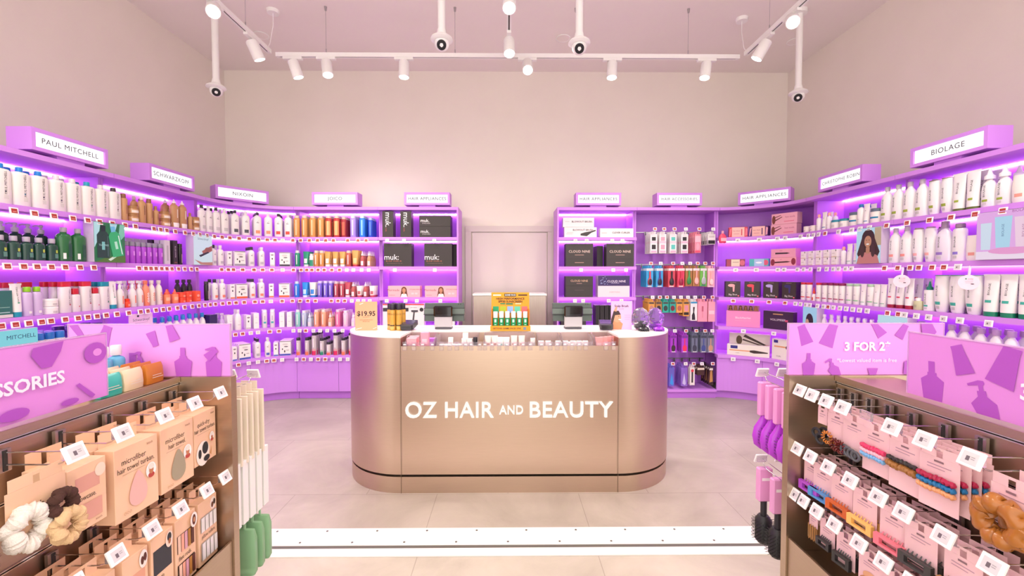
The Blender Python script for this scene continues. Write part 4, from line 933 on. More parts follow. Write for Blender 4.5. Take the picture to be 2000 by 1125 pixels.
blb = carton(.36, .10, .11, '#e8e0e0', [('t', 'BLOWOUT BRUSH.', .03, .08, .027, '#2c282a', {'bold': .02}), ('p', [(.0, .02), (.07, .012), (.12, .05), (.19-.02, .07), (.165, .082), (.11, .065), (.05, .055), (.0, .04)], '#3c3836'), ('r', -.15, .05, -.08, .053, '#a8a0a0'), ('r', -.16, .035, -.09, .038, '#a8a0a0')])
bl2 = carton(.345, .10, .105, '#e4dcdc', [('t', 'BLOWOUT BRUSH.', .04, .06, .027, '#2c282a', {'bold': .02}), ('r', -.15, .06, -.10, .064, '#a8a0a0')])
put(RT, 1, bx_(1133), 'blowout_brush_box', blb, 'white blowout brush box, lower', 'box', g, d=.10); put(RT, 1, bx_(1129), 'blowout_brush_box', bl2, 'white blowout brush box, upper', 'box', g, d=.10, z=.1115)
put(RT, 1, bx_(1204), 'curler_box', carton(.37, .10, .098, '#e8e0e0', [('t', 'CLEVER CURLER.', .05, .05, .027, '#2c282a', {'bold': .02}), ('r', -.17, .045, -.11, .05, '#a8a0a0')]), 'long white clever curler box', 'box', g, d=.10)
cn = carton(.305, .13, .252, '#3a3432', [('t', 'CLOUD NINE', 0, .165, .038, '#e8d0c0', {'space': 1.05}), ('r', -.15, .083, .15, .085, '#241f1e'), ('r', -.05, .125, .05, .130, '#c8a090'), ('r', -.05, .04, .05, .045, '#c8a090')])
put(RT, 2, bx_(1131), 'straightener_box', cn, 'black straightener box beside the door', 'box', g, d=.13); put(RT, 2, bx_(1211), 'straightener_box', cn, 'black straightener box farther from door', 'box', g, d=.13)
put(RT, 2, bx_(1176), 'straightener_box', carton(.07, .20, .235, '#2e2828'), 'black box standing on its end', 'box', g, ins=.24, d=.2)
c3 = carton(.305, .13, .232, '#3a3432', [('t', 'CLOUD NINE', 0, .18, .032, '#d8b090', {}), ('r', -.03, .15, .03, .154, '#c8a090'), ('r', -.15, .125, .15, .127, '#241f1e'), ('r', -.05, .075, .05, .08, '#5a504c')])
put(RT, 3, bx_(1131), 'straightener_box', c3, 'black straightener box with bronze lettering', 'box', g, d=.13)
c4 = carton(.355, .13, .240, '#e2d8dc', [('r', -.177, .125, .177, .239, '#3c2c60'), ('t', 'CLOUD NINE', .03, .175, .034, '#f0e8f4', {}), ('r', -.03, .155, .06, .159, '#d0c4e0'), ('t', 'EVERYTHING', .01, .055, .020, '#e8a8b0', {})] + [('e', -.15+random.random()*.08, .14+random.random()*.09, .005, .004, '#8c98c0') for _ in range(22)])
put(RT, 3, bx_(1199), 'straightener_box', c4, 'white straightener box with violet speckled top', 'box', g, d=.13)
kd = carton(.06, .15, .20, '#201c1e', [('r', -.02, .06, .02, .12, '#4a4444')])
for i in range(4): put(RT, 4, bx_(1168+9*i), 'appliance_box', carton(.045, .15, .235, '#211d20'), 'slim black box on edge', 'box', g, ins=.10)
put(RT, 4, bx_(1120), 'appliance_box', carton(.28, .1, .20, '#3a3438', [('e', 0, .1, .05, .04, '#c8a8c0')]), 'dark box behind the payment screen', 'box', g, d=.1)

# concave right corner: appliance boxes
def cbox(s, px, name, parts, look, ins=.09, z=0, rot=0, tins=None):
    t = t_at(RT, px, SH[s]+.08, tins or ins); x, y, a = path(RT, t, ins)
    inst(name, parts, (x, y, SH[s]+.0008+z), a+R(rot), look, 'box', place_name(RT, t, s), 1, group='boxed appliances in the right corner')
def gft(c, c2): return carton(.185, .09, .112, c, [('r', -.062, .004, .062, .109, '#f2c0b4'), ('r', .030, .02, .040, .09, c), ('t', 'hair dryer', -.015, .07, .018, '#a84058', {}), ('r', -.045, .035, .01, .039, '#c87080'), ('p', [(-.09, .01), (-.08, .01), (-.066, .10), (-.082, .09)], c2), ('p', [(.068, .01), (.085, .02), (.09, .09), (.072, .10)], c2)])
cbox(1, 1441, 'hair_dryer_box', gft('#d83c50', '#f07888'), 'red hamper box with peach sleeve'); cbox(1, 1483, 'hair_dryer_box', gft('#54206c', '#e8a0b0'), 'violet hamper box with peach sleeve')
b = MB()
for sx in (-1, 1): b.tube([(sx*.09, 0, .02), (sx*.115, 0, .05), (sx*.10, 0, .085), (sx*.085, 0, .10)], .006, '#d84058', 8)
t_ = t_at(RT, 1462, 1.9, .09); x_, y_, a_ = path(RT, t_, .09)
s1 = carton(.26, .09, .112, '#f0b0be', [('t', 'hot tools', .06, .07, .026, '#b04870', {}), ('r', .0, .022, .10, .03, '#e87890'), ('p', [(-.12, .02), (-.02, .07), (-.018, .078), (-.11, .04)], '#6a3a30'), ('p', [(-.12, .06), (-.03, .09), (-.03, .095), (-.12, .07)], '#5a3028'), ('e', -.105, .05, .018, .045, '#7a4436')])
cbox(1, 1535, 'straightener_box', s1, 'wide pink straightener box, lower of stack'); cbox(1, 1536, 'straightener_box', s1, 'wide pink straightener box, upper of stack', z=.1135)
tex = [('r', -.09, .002, -.055, .078, '#a84858'), ('e', .065, .04, .025, .03, '#d06878'), ('r', -.045, .002, .04, .078, '#e8d4b8'), ('r', -.03, .045, .03, .05, '#8c7060')]
cbox(2, 1436, 'appliance_box', carton(.185, .09, .082, '#8c3c58', tex), 'long maroon box with cream sleeve')
cbox(2, 1484, 'appliance_box', carton(.185, .09, .082, '#58b8b8', [('e', .066, .04, .024, .03, '#d85878'), ('r', -.045, .002, .05, .078, '#a8c8e4'), ('e', 0, .04, .03, .01, '#f0f4f8')]), 'long turquoise box with blue sleeve')
s2 = carton(.25, .09, .09, '#eba4b8', [('p', [(-.08, .035), (.04, .035), (.07, .042), (.04, .05), (-.08, .052)], '#3a2c30'), ('t', 'styler', -.02, .07, .014, '#b04870', {})])
s3 = carton(.262, .09, .088, '#f0acb4', [('p', [(-.09, .03), (.05, .036), (.08, .045), (.04, .05), (-.09, .045)], '#4a2c2c'), ('e', -.105, .04, .022, .035, '#8c3040'), ('e', .105, .045, .022, .035, '#8c3040'), ('t', 'curl', -.02, .068, .014, '#b04870', {})])
cbox(2, 1534, 'straightener_box', s3, 'wide pink styler box, lower of stack'); cbox(2, 1534, 'straightener_box', s2, 'wide pink styler box, upper of stack', z=.0895)
for px, c1, c2, lk in ((1430, '#e8a8a8', '#4a3030', 'peach'), (1470, '#e04858', '#2c4038', 'red'), (1509, '#b8a8e0', '#3c3040', 'lilac'), (1547, '#3c3470', '#2c2430', 'navy')):
    bg = carton(.150, .10, .175, '#332a28', [('r', -.07, .004, .07, .17, '#3e3432'), ('e', -.015, .13, .035, .017, c1), ('p', [(-.004, .12), (.018, .12), (.014, .06), (.0, .06)], c1), ('t', 'Big Shot', 0, .028, .026, '#f4ece6', {}), ('e', .055, .015, .008, .008, '#e87078'), ('r', -.03, .16, .03, .165, '#8c7c74')])
    cbox(3, px, 'hair_dryer_box', bg, f'black dryer box picturing {lk} dryer')
pk = carton(.33, .06, .175, '#f08cc0', [('t', 'BlackHairlist', 0, .10, .030, '#fbe8f4', {}), ('r', -.08, .07, .08, .072, '#f8b8d8')])
cbox(4, 1451, 'wig_box', pk, 'bright pink box before printed heads', ins=.06)
hp = carton(.32, .03, .235, '#c080a8', sum([head(-.125+.05*i, .208, .042, '#a86a48', ['#3a1c14', '#8c5a30', '#2c1812', '#5a3020', '#2a1814', '#9c6434'][i]) for i in range(6)], []))
cbox(4, 1451, 'backing_card', hp, 'mauve card of six printed heads', ins=.125, tins=.06)
vb = carton(.30, .08, .19, '#3a2040', [('t', 'VOLUMISER', 0, .10, .030, '#ecdce8', {}), ('r', -.05, .155, .05, .165, '#c89860'), ('r', .07, .085, .10, .105, '#c85070')])
cbox(4, 1523, 'volumiser_box', vb, 'plum box with white lettering')
s5 = carton(.40, .05, .235, '#e2d8c8', [('p', [(-.06, .20), (.16, .105), (.17, .12), (-.04, .225)], '#3c2c28'), ('p', [(-.07, .16), (.14, .10), (.15, .11), (-.06, .175)], '#4a3630'), ('r', .15, .095, .185, .12, '#d8a878'), ('e', -.1, .16, .03, .05, '#5a4a30')])
cbox(5, 1462, 'straightener_box', s5, 'cream box picturing a dark straightener', ins=.145, tins=.05)
s6 = carton(.41, .07, .12, '#e9e4d8', [('r', -.17, .075, -.10, .108, '#2c2c80'), ('r', -.18, .05, .02, .062, '#e0a070'), ('p', [(.02, .045), (.06, .035), (.19, .045), (.19, .055), (.06, .07), (.02, .065)], '#3c2c2c'), ('t', 'tonglite', -.10, .03, .012, '#8c8880', {})])
cbox(5, 1461, 'curling_tong_box', s6, 'low cream box picturing a copper tong', ins=.05)
s7 = carton(.25, .08, .215, '#e9e4d8', [('r', -.105, .175, -.06, .205, '#2c2c80'), ('r', -.1, .13, .02, .145, '#e0a070'), ('e', .05, .135, .03, .022, '#3c2c2c'), ('r', .04, .0, .065, .13, '#3c2c2c'), ('t', 'CURL', -.05, .035, .020, '#6c6860', {})])
cbox(5, 1535, 'curling_tong_box', s7, 'square cream box picturing upright tong')

place_row(RT, 1, '1577:cpo*2 1590:cpo*2 1600:cpw*2 1611:cpt*2 1621:cpw*2 1634:cpj*1 1652:cpj*1 1672:cpd*1 1689:cpB*2 1704:cpt*2 1721:cpd*1 '
      '1746:biG*2 1767:biG*2 1789:biG*2 1811:biG*2 1828:biC*1 1850:biC*2 1872:btO*2 1894:btO*3 1919:biN*2 1941:biN*2 1968:bpo*2 1994:bpo*2')
place_row(RT, 2, '1573:cpx^1 1588:cpx^1 1603:cpx^1 1618:cpx^1 1634:cpx^1 1648:cpw*2 1660:gt*2 1673:gt*2 '
      '1763:biP*1 1781:biP*2 1803:biQ*2 1823:biQ*2 1842:biL*1 1862:biV*1 1872:bpo*1')
place_row(RT, 3, '1570:rc*2 1581:rc*2 1590:rs 1600:rc*3 1612:mc*2 1624:mc*3 1635:mc*2 1646:mc*2 1660:gc*2 1674:gc*2 1687:gt*2 1702:gc*2 1717:gt*3 1732:gt*2 '
      '1746:btR*1 1762:btR*2 1778:btR*3 1789:jy*2 1812:biZ*2 1837:biT*2 1864:biT*2 1899:biT*2 1942:btT*2 1971:btT*2 1999:btT*2')
place_row(RT, 4, '1610:bp*2 1624:bp*2 1637:bp*2 1650:bp*2 1662:bp*2 1675:bp*2 1688:bp*2 1702:bp*2 1800:bpw*1 1858:bpw*2 1884:bpw*2 1915:bpw*2 1945:bpw*2 1975:bpw*2')

# ------------------------------------------------------------------ electronic price tags along the shelf edges
def shelf_tags(side, s, kind, pxs):
    for px in pxs:
        t = t_at(side, px, SH[s]-.03, -.018); x, y, a = path(side, t, -.012)
        near = t < TA
        nm = {'red': 'white price tag, dark red display', 'grey': 'white price tag, grey display', 'dim': 'white price tag, pale display'}[kind]
        inst('price_tag', TAGM[kind], (x, y, SH[s]-.040), a, nm, 'price tag', place_name(side, t, s).replace('shelf', 'shelf edge'), 1,
             group='electronic price tags on the shelf edges', tilt=Euler((R(-8), 0, a), 'XYZ'))
for k in ('red', 'grey', 'dim'):    # clip joining the tag to the shelf lip
    c = MB(); c.box(-.012, .012, .0005, .006, -.004, .012, M_CLEAR); TAGM[k].append(P('clip', c))
shelf_tags(-1, 1, 'red', [28, 68, 106, 143, 172, 195, 220, 245, 265, 301, 314, 326, 343, 362, 378, 391, 405, 419, 434, 449, 467, 487, 505, 522, 537, 572, 587, 604, 620, 636, 651, 679, 699, 715])
shelf_tags(-1, 1, 'dim', [552, 756, 789, 848])
shelf_tags(-1, 2, 'red', [15, 47, 73, 101, 128, 157, 184, 272, 285, 295, 305, 316, 326, 336, 349, 361, 374, 385, 433, 446, 456, 474, 496, 513, 531, 573, 588, 599, 609, 621, 633, 648, 663])
shelf_tags(-1, 2, 'dim', [552, 677, 690, 706, 720, 771, 849])
shelf_tags(-1, 3, 'red', [3, 31, 57, 82, 100, 128, 153, 172, 190, 208, 229, 252, 275, 289, 305, 319, 331, 347, 361, 376, 389, 401, 411, 421, 435, 448, 461, 477, 498, 513, 551, 571, 586, 601, 616, 647, 660, 673])
shelf_tags(-1, 3, 'dim', [529, 687, 699, 710, 722, 755, 792, 814, 860])
shelf_tags(-1, 4, 'red', [460, 474, 527, 545, 597]); shelf_tags(-1, 4, 'dim', [490, 504, 573, 585, 612, 625, 639, 653, 669])
shelf_tags(-1, 5, 'red', [466, 521, 535, 593, 621, 635]); shelf_tags(-1, 5, 'dim', [486, 504, 551, 579, 607, 649, 664, 679])
shelf_tags(1, 1, 'dim', [1124, 1146, 1196, 1216]); shelf_tags(1, 1, 'grey', [1441, 1483, 1518, 1533, 1563, 1578, 1588, 1598, 1637, 1663, 1679, 1697])
shelf_tags(1, 1, 'red', [1611, 1731, 1771, 1815, 1857, 1904, 1958])
shelf_tags(1, 2, 'dim', [1135, 1198, 1223]); shelf_tags(1, 2, 'grey', [1437, 1477, 1519, 1531, 1557, 1569, 1582, 1599, 1614, 1627, 1637, 1651, 1662, 1870])
shelf_tags(1, 2, 'red', [1727, 1753, 1777, 1794, 1820, 1843])
shelf_tags(1, 3, 'dim', [1123, 1139, 1189, 1214]); shelf_tags(1, 3, 'red', [1432, 1468, 1502, 1533, 1617, 1733, 1754])
shelf_tags(1, 3, 'grey', [1553, 1563, 1573, 1581, 1596, 1608, 1627, 1640, 1652, 1665, 1678, 1693, 1766, 1789, 1813, 1842, 1874, 1930])
shelf_tags(1, 4, 'grey', [1452, 1511]); shelf_tags(1, 5, 'grey', [1432, 1479, 1517])

# ------------------------------------------------------------------ small lit screens on the shelves
def screen(side, s, px, W, H, look, shapes, rot=0, dz=0, D=.07):
    t = t_at(side, px, SH[s]+.12, -.004); x, y, a = path(side, t, 0)
    o = thing('display_screen', look, 'screen', (x, y, SH[s]+.001+dz), a, 'small screens standing on the shelves')
    b = MB(); b.box(-W/2, W/2, -.018, D-.018, 0, H, mat('#c9b6d0', .4), bev=.001); b.build('screen_case', o)
    f = MB(); f.box(-W/2+.002, W/2-.002, -.0195, -.0183, .002, H-.002, mat(shapes[0], .3, 0, .75)); art(f, shapes[1:], -.0195, .75); f.build('picture', o)
def cl(L, W, H): return [L[0]] + clipart(L[1:], W-.006, H-.004)
def big_bottle(x, z, w, h, c, cc, mark, rot=0):
    a = R(rot); T = lambda P_: [(x+u*math.cos(a)-v*math.sin(a), z+u*math.sin(a)+v*math.cos(a)) for u, v in P_]
    return [('p', T([(-w/2, 0), (w/2, 0), (w/2, h*.7), (w*.28, h*.82), (-w*.28, h*.82), (-w/2, h*.7)]), c), ('p', T([(-w*.2, h*.82), (w*.2, h*.82), (w*.2, h), (-w*.2, h)]), cc),
            ('p', T([(-w*.12, h*.25), (w*.12, h*.25), (w*.12, h*.5), (-w*.12, h*.5)]), mark), ('p', T([(w*.32, h*.05), (w*.40, h*.05), (w*.40, h*.68), (w*.32, h*.68)]), '#ffffff' if c != '#26443f' else '#4a6a66')]
screen(-1, 2, 211, .245, .285, 'screen picturing two green shampoo bottles among leaves', ['#2e7a4c', ('p', [(-.12, .28), (-.07, .28), (-.09, .16), (-.12, .10)], '#c4ecf4'), ('p', [(0, .28), (.06, .28), (.02, .16)], '#b4e4f0'), ('p', [(.08, .28), (.12, .28), (.12, .2), (.06, .14)], '#8cd0b8'), ('p', [(-.12, 0), (.12, 0), (.12, .05), (-.02, .04)], '#5c7c34'), ('p', [(-.02, .02), (.05, .06), (.06, .05), (.0, .01)], '#e8f4e0')]
       + big_bottle(-.055, .03, .095, .23, '#26443f', '#1c2c34', '#88c8c4') + big_bottle(.062, .045, .09, .22, '#3cb878', '#7cc4ec', '#c8f0d8', 12) + [('t', 'TEA TREE', -.055, .12, .018, '#b8dcd8', {})])
hand = [('p', [(-.02, .13), (.04, .16), (.12, .19), (.12, .14), (.05, .11), (.0, .10)], '#b4685c'), ('p', [(-.06, .09), (.06, .13), (.08, .12), (-.04, .075)], '#2c2c38'), ('p', [(-.12, .05), (-.02, .025), (.12, .03), (.12, .0), (-.04, .005)], '#c88878'), ('e', .06, .15, .04, .02, '#a45c50')]
screen(-1, 2, 394, .25, .285, 'screen picturing hands holding a dark tool', ['#dceef6', ('t', 'Schwarzkopf', 0, .245, .028, '#5a7c94', {})] + hand)
screen(-1, 4, 15, .30, .26, 'bright cyan screen low on the left wall', ['#8ce4ee', ('t', 'MITCHELL', .06, .215, .034, '#1c4c70', {}), ('e', -.06, .08, .06, .05, '#2898dc'), ('r', .02, .03, .12, .16, '#a8f0f4')])
crd = MB(); crd.box(-.11, .11, -.002, .002, 0, .275, mat('#f0c8f0', .4)); art(crd, [('t', 'Schwarzkopf', 0, .225, .030, '#5c3c68', {}), ('r', -.06, .20, .06, .203, '#c8a0cc'), ('e', -.03, .255, .01, .008, '#2c2030'), ('r', -.09, .04, -.07, .055, '#d84858')], -.002)
t = t_at(-1, 277, .95, .0); x, y, a = path(-1, t, .004)
inst('header_card', [P('card', crd)], (x, y, SH[4]+.001), a, 'pale pink header card with script lettering', 'card', 'fourth shelf, left wall', 1, group='shelf cards')
lady = ['#bfe4f4', ('r', .06, .14, .12, .28, '#c8b090'), ('e', .0, .20, .062, .072, '#3c2420'), ('p', [(-.062, .2), (-.105, .08), (-.085, .04), (.085, .04), (.11, .09), (.062, .2)], '#442a24'), ('p', [(-.11, .0), (-.09, .06), (-.03, .09), (.03, .09), (.09, .06), (.11, 0)], '#d0807c'), ('r', -.018, .08, .018, .13, '#c08466'),
        ('e', .0, .175, .034, .046, '#c98c6c'), ('e', -.013, .186, .005, .003, '#2c1a18'), ('e', .013, .186, .005, .003, '#2c1a18'), ('e', 0, .154, .015, .006, '#f8f0ec'), ('e', -.05, .10, .02, .05, '#4a2e28'), ('e', .052, .10, .02, .05, '#4a2e28')]
screen(1, 2, 1699, .235, .285, 'screen picturing a smiling person with long curls', lady)
screen(1, 4, 1584, .19, .27, 'narrow screen picturing dark hair in profile', ['#a8d8f4', ('e', .0, .14, .05, .07, '#2c2028'), ('p', [(.0, .2), (.05, .15), (.05, .0), (-.02, .0)], '#2c2028'), ('e', -.03, .12, .024, .035, '#d09c88'), ('p', [(.06, .06), (.09, .1), (.08, .02)], '#e0a890')])
screen(1, 2, 1974, .34, .285, 'large pink screen picturing two pastel tubes', ['#f0b8f4', ('r', -.168, .002, .168, .05, '#fbeafc'), ('t', 'BIOLAGE', .06, .275, .022, '#b868b0', {}), ('p', [(-.14, .06), (-.09, .06), (-.085, .22), (-.145, .22)], '#dcecfc'), ('p', [(-.06, .07), (.01, .07), (.02, .25), (-.07, .25)], '#b8e4fa'), ('p', [(.04, .07), (.11, .07), (.12, .24), (.03, .24)], '#fcdcf0'), ('t', 'BIOLAGE', -.025, .17, .018, '#6888b0', {'rot': 90}), ('t', 'BIOLAGE', .075, .16, .018, '#b878a8', {'rot': 90}), ('e', .02, .05, .12, .02, '#f4a8dc')])
screen(1, 4, 1745, .25, .27, 'pale blue screen beside the wall divider', ['#c8ecf8', ('r', -.06, .03, .04, .2, '#e8f8fc'), ('r', .05, .02, .10, .19, '#88a8f0'), ('e', -.08, .12, .03, .06, '#d8f4fc')])
for px, nm in ((1757, 'nearer rear wall'), (1886, 'nearer entrance')):
    t = t_at(1, px, 1.4, -.03); x, y, a = path(1, t, -.006)
    b = MB(); b.tube([(0, 0, 0), (0, -.02, -.01), (-.004, -.035, -.045), (-.006, -.038, -.06)], .006, mat('#f0e4ec', .3), 4)
    c = MB(); c.lathe([(.047, .047, -.0012), (.047, .047, .0012)], mat('#f4d8e4', .4), 28, Matrix.Translation((-.006, -.040, -.100)) @ Matrix.Rotation(R(90), 4, 'X'), smooth=False)
    art(c, [('e', -.018, -.078, .004, .004, '#207850'), ('t', 'scalp', .002, -.078, .012, '#e87898', {}), ('r', -.022, -.090, .014, -.089, '#a88c98'), ('r', -.022, -.097, .012, -.096, '#a88c98'), ('r', -.02, -.104, .01, -.103, '#a88c98'), ('e', .01, -.11, .008, .003, '#4c3c50')], -.0415)
    inst('shelf_wobbler', [P('strip', b), P('round_card', c)], (x, y, SH[2]-.036), a+R(48), f'round pink shelf wobbler {nm}', 'wobbler', 'second shelf edge, right wall', 1, group='round shelf wobblers')

# ------------------------------------------------------------------ hanging packs in the accessories unit
def pack(w, h, t, col, shapes, tab=.02, name='hanging_pack', body=None):
    b = MB(); b.box(-w/2, w/2, -t/2, t/2, -h-tab, -tab, mat(col, .4), bev=.0006 if t > .003 else 0)
    b.box(-w*.28, -.006, -t*.2, t*.2, -tab-.0002, .008, mat(col, .4)); b.box(.006, w*.28, -t*.2, t*.2, -tab-.0002, .008, mat(col, .4)); b.box(-.0059, .0059, -t*.2, t*.2, .003, .008, mat(col, .4))
    art(b, shapes, -t/2); out = [P('pack', b)]
    if body: out += body
    return out
def brushpack(w, h, c, bc, hc, pin='#2c282c'):
    z0 = -h-.02
    bd = MB(); bd.lathe([(.004, .003, 0), (.020, .007, .008), (.026, .009, .035), (.020, .008, .065), (.009, .007, .085), (.009, .008, .125), (.010, .007, .15), (.004, .003, .158)], mat(bc, .3), 16, Matrix.Translation((0, -.014, z0+.022)))
    pl = MB(); pl.lathe([(.003, .002, 0), (.017, .0035, .008), (.021, .0035, .035), (.014, .003, .06), (.003, .002, .068)], mat(pin, .4), 14, Matrix.Translation((0, -.0215, z0+.026)))
    return pack(w, h, .008, c, [('r', -w/2+.003, -.05, w/2-.003, -.024, '#e8e4e0'), ('r', -w*.3, z0+.004, w*.3, z0+.016, hc)], body=[P('brush', bd), P('bristle_pad', pl)])
def comppack(w, h, c, shapes, t=.012): return pack(w, h, t, c, shapes)
PEG = []
def peg_row(z, items, hl=.20):
    xs = [(px-991)*4.82/840 for px, *_ in items]; hw = [half(i[1])+.004 for i in items]
    for _ in range(200):
        for i in range(len(xs)-1):
            ov = hw[i]+hw[i+1]-(xs[i+1]-xs[i])
            if ov > 0: xs[i] -= ov/2; xs[i+1] += ov/2
        xs = [max(1.455+h_, min(2.325-h_, x_)) for x_, h_ in zip(xs, hw)]
    for x, (px, parts, look, n, gap, lab) in zip(xs, items):
        y, a = YF+.338, 0.0
        key = (hl,)
        inst('display_hook', PEGHOOK, (x, y, z), a, 'wire hook for hanging packs', 'hook', f'{lab} row, accessories unit', group='wire hooks in the accessories unit')
        inst('price_tag', TAGM['hookred'] if random.random() < .7 else TAGM['hook'], (x, y-.337, z+.004), 0, 'price tag on the hook tip', 'price tag', f'{lab} row, accessories unit', group='price tags in the accessories unit', tilt=Euler((R(-12), 0, a), 'XYZ'))
        for r in range(n):
            inst('hanging_pack', parts, (x + random.uniform(-.002, .002), y-.300+r*gap*1.35, z-.026), a+R(random.uniform(-2, 2)), look, 'hanging pack', f'{lab} row, accessories unit', r+1, group='packs hanging in the accessories unit')
PEGHOOK = make_hook(.320)
def acc(c1, c2): return comppack(.078, .215, '#e9e4e2', [('r', -.03, -.085, .03, -.035, '#e0dcdc'), ('r', -.022, -.095, .022, -.055, c1), ('r', -.034, -.125, .034, -.10, c2), ('r', -.022, -.19, .022, -.14, c1), ('r', -.03, -.228, .03, -.205, '#f0a8c0')])
A1 = [(1275, acc('#262226', '#ecc8d0'), 'white pack of black combs', 5, .034, 'top'), (1293, acc('#e89cae', '#f0b8c8'), 'white pack of pink combs', 4, .034, 'top'), (1313, acc('#5cc0b4', '#f0c8d0'), 'white pack of teal combs', 4, .034, 'top'),
      (1335, acc('#242024', '#f0b0c4'), 'white pack with pink band', 4, .034, 'top'), (1361, comppack(.07, .21, '#e88898', [('r', -.03, -.11, .03, -.04, '#f4b8c4'), ('e', 0, -.16, .02, .04, '#f0a0b0'), ('r', -.03, -.225, .03, -.205, '#d84868')]), 'red pack of pink brushes', 5, .034, 'top'),
      (1392, comppack(.085, .115, '#e6e2e0', [('r', -.038, -.13, .038, -.09, '#201c20'), ('r', -.03, -.06, .03, -.04, '#c8c0c0')]), 'short white and black pack', 6, .03, 'top')]
peg_row(PEGZ[0], A1)
pch = [P('pouch', (lambda b: (b.lathe([(.032, .02, -.125), (.042, .026, -.115), (.042, .026, -.06), (.030, .012, -.035), (.01, .003, -.02)], '#e24868', 16), b.box(-.03, .03, -.0268, -.024, -.105, -.07, '#f4b0bc'), b.box(-.012, .012, -.001, .001, -.02, .008, '#e8a0ac'), b)[-1])(MB()))]
inst('hanging_pouch', pch, (bx_(1411, 4.70), 4.70, PEGZ[0]-.030), 0, 'shiny pink red hanging pouch beside the packs', 'pouch', 'top row, accessories unit', group='packs hanging in the accessories unit')
peg_row(PEGZ[1], [(1268, brushpack(.078, .215, '#3aa0d8', '#d83848', '#e8e4e0'), 'blue card with red brush', 5, .036, 'second'), (1287, brushpack(.078, .215, '#3aa0d8', '#5c2c88', '#e8e4e0'), 'blue card with violet brush', 3, .036, 'second'),
      (1311, brushpack(.078, .215, '#d04858', '#262226', '#f0e8e4'), 'red card with black brush', 5, .036, 'second'), (1329, brushpack(.078, .215, '#d8405c', '#c02848', '#f0e8e4', '#901c38'), 'red card with crimson brush', 3, .036, 'second'),
      (1347, brushpack(.076, .205, '#a87440', '#3c9c50', '#a87440', '#2c8440'), 'tan card with green brush', 3, .036, 'second'), (1363, brushpack(.076, .205, '#b07c48', '#e8a098', '#a87440', '#f0b8b0'), 'tan card with pink brush', 3, .036, 'second'),
      (1381, brushpack(.076, .205, '#70b850', '#c8ccd0', '#2c8870', '#a8acb4'), 'green card with silver brush', 3, .036, 'second'), (1404, brushpack(.08, .215, '#f0b4bc', '#f0a8a8', '#e8d4e8', '#f8d0cc'), 'pink card with pink brush', 4, .036, 'second')])
sm_ = lambda c, b_, ex=[]: pack(.07, .125, .006, c, [('r', -.028, -.045, .028, -.026, '#4c4440'), ('e', 0, -.095, .024, .03, b_)] + ex)
peg_row(PEGZ[2], [(1272, sm_('#e0a04c', '#c08478'), 'orange card with rose clip', 6, .030, 'third'), (1286, sm_('#b88444', '#2c2428'), 'ochre card with black clip', 3, .030, 'third'),
      (1301, sm_('#2ca894', '#30403c'), 'teal card with dark clip', 5, .030, 'third'), (1314, sm_('#2ca894', '#781c34'), 'teal card with maroon clip', 3, .030, 'third'),
      (1327, sm_('#e0a04c', '#b8604c'), 'orange card with rust brush', 4, .030, 'third'), (1341, pack(.07, .165, .006, '#e0a04c', [('r', -.028, -.045, .028, -.026, '#4c4440'), ('r', -.022, -.13, .022, -.06, '#d8909c'), ('r', -.028, -.17, .028, -.14, '#2c2424')]), 'orange card with pink brush', 4, .030, 'third'),
      (1356, pack(.075, .215, .02, '#efe9e6', [('r', -.036, -.04, .036, -.022, '#2898c8'), ('p', [(-.022, -.225), (.016, -.225), (.012, -.17), (.004, -.14), (.01, -.08), (-.01, -.08), (-.008, -.14), (-.022, -.17)], '#282428')]), 'white blue pack with black brush', 3, .034, 'third'),
      (1378, pack(.105, .225, .03, '#f09cb0', [('r', -.010, -.13, .010, -.07, '#c06078'), ('r', -.003, -.2, .003, -.13, '#d8808c')]), 'wide pink boxed brush', 3, .038, 'third'), (1405, pack(.075, .225, .035, '#f0a4b4', [('r', -.03, -.16, .03, -.12, '#f8ccd4')]), 'narrow pink box with pale band', 2, .045, 'third')])
def blister(c, look_c, hc, w=.072, h=.20): return pack(w, h, .010, c, [('r', -w/2+.004, -.055, w/2-.004, -.026, hc), ('e', 0, -.17, .024, .038, look_c), ('r', -.006, -.13, .006, -.06, look_c), ('r', -w*.3, -h-.014, w*.3, -h-.006, '#e4e0e4')])
peg_row(PEGZ[3], [(1316, blister('#a83cc8', '#3c2c30', '#7c2c98'), 'violet card with black brush', 4, .034, 'fourth'), (1338, blister('#a83cc8', '#e8305c', '#7c2c98'), 'violet card with red brush', 5, .034, 'fourth'),
      (1358, blister('#6c7488', '#3c3c50', '#3c4450'), 'clear blister with grey brush', 5, .034, 'fourth'), (1378, blister('#6c7488', '#3c4c8c', '#3c4450'), 'clear blister with navy brush', 5, .034, 'fourth'), (1400, blister('#7c8090', '#c89878', '#404854'), 'clear blister, oval tan brush', 5, .034, 'fourth')], .2)
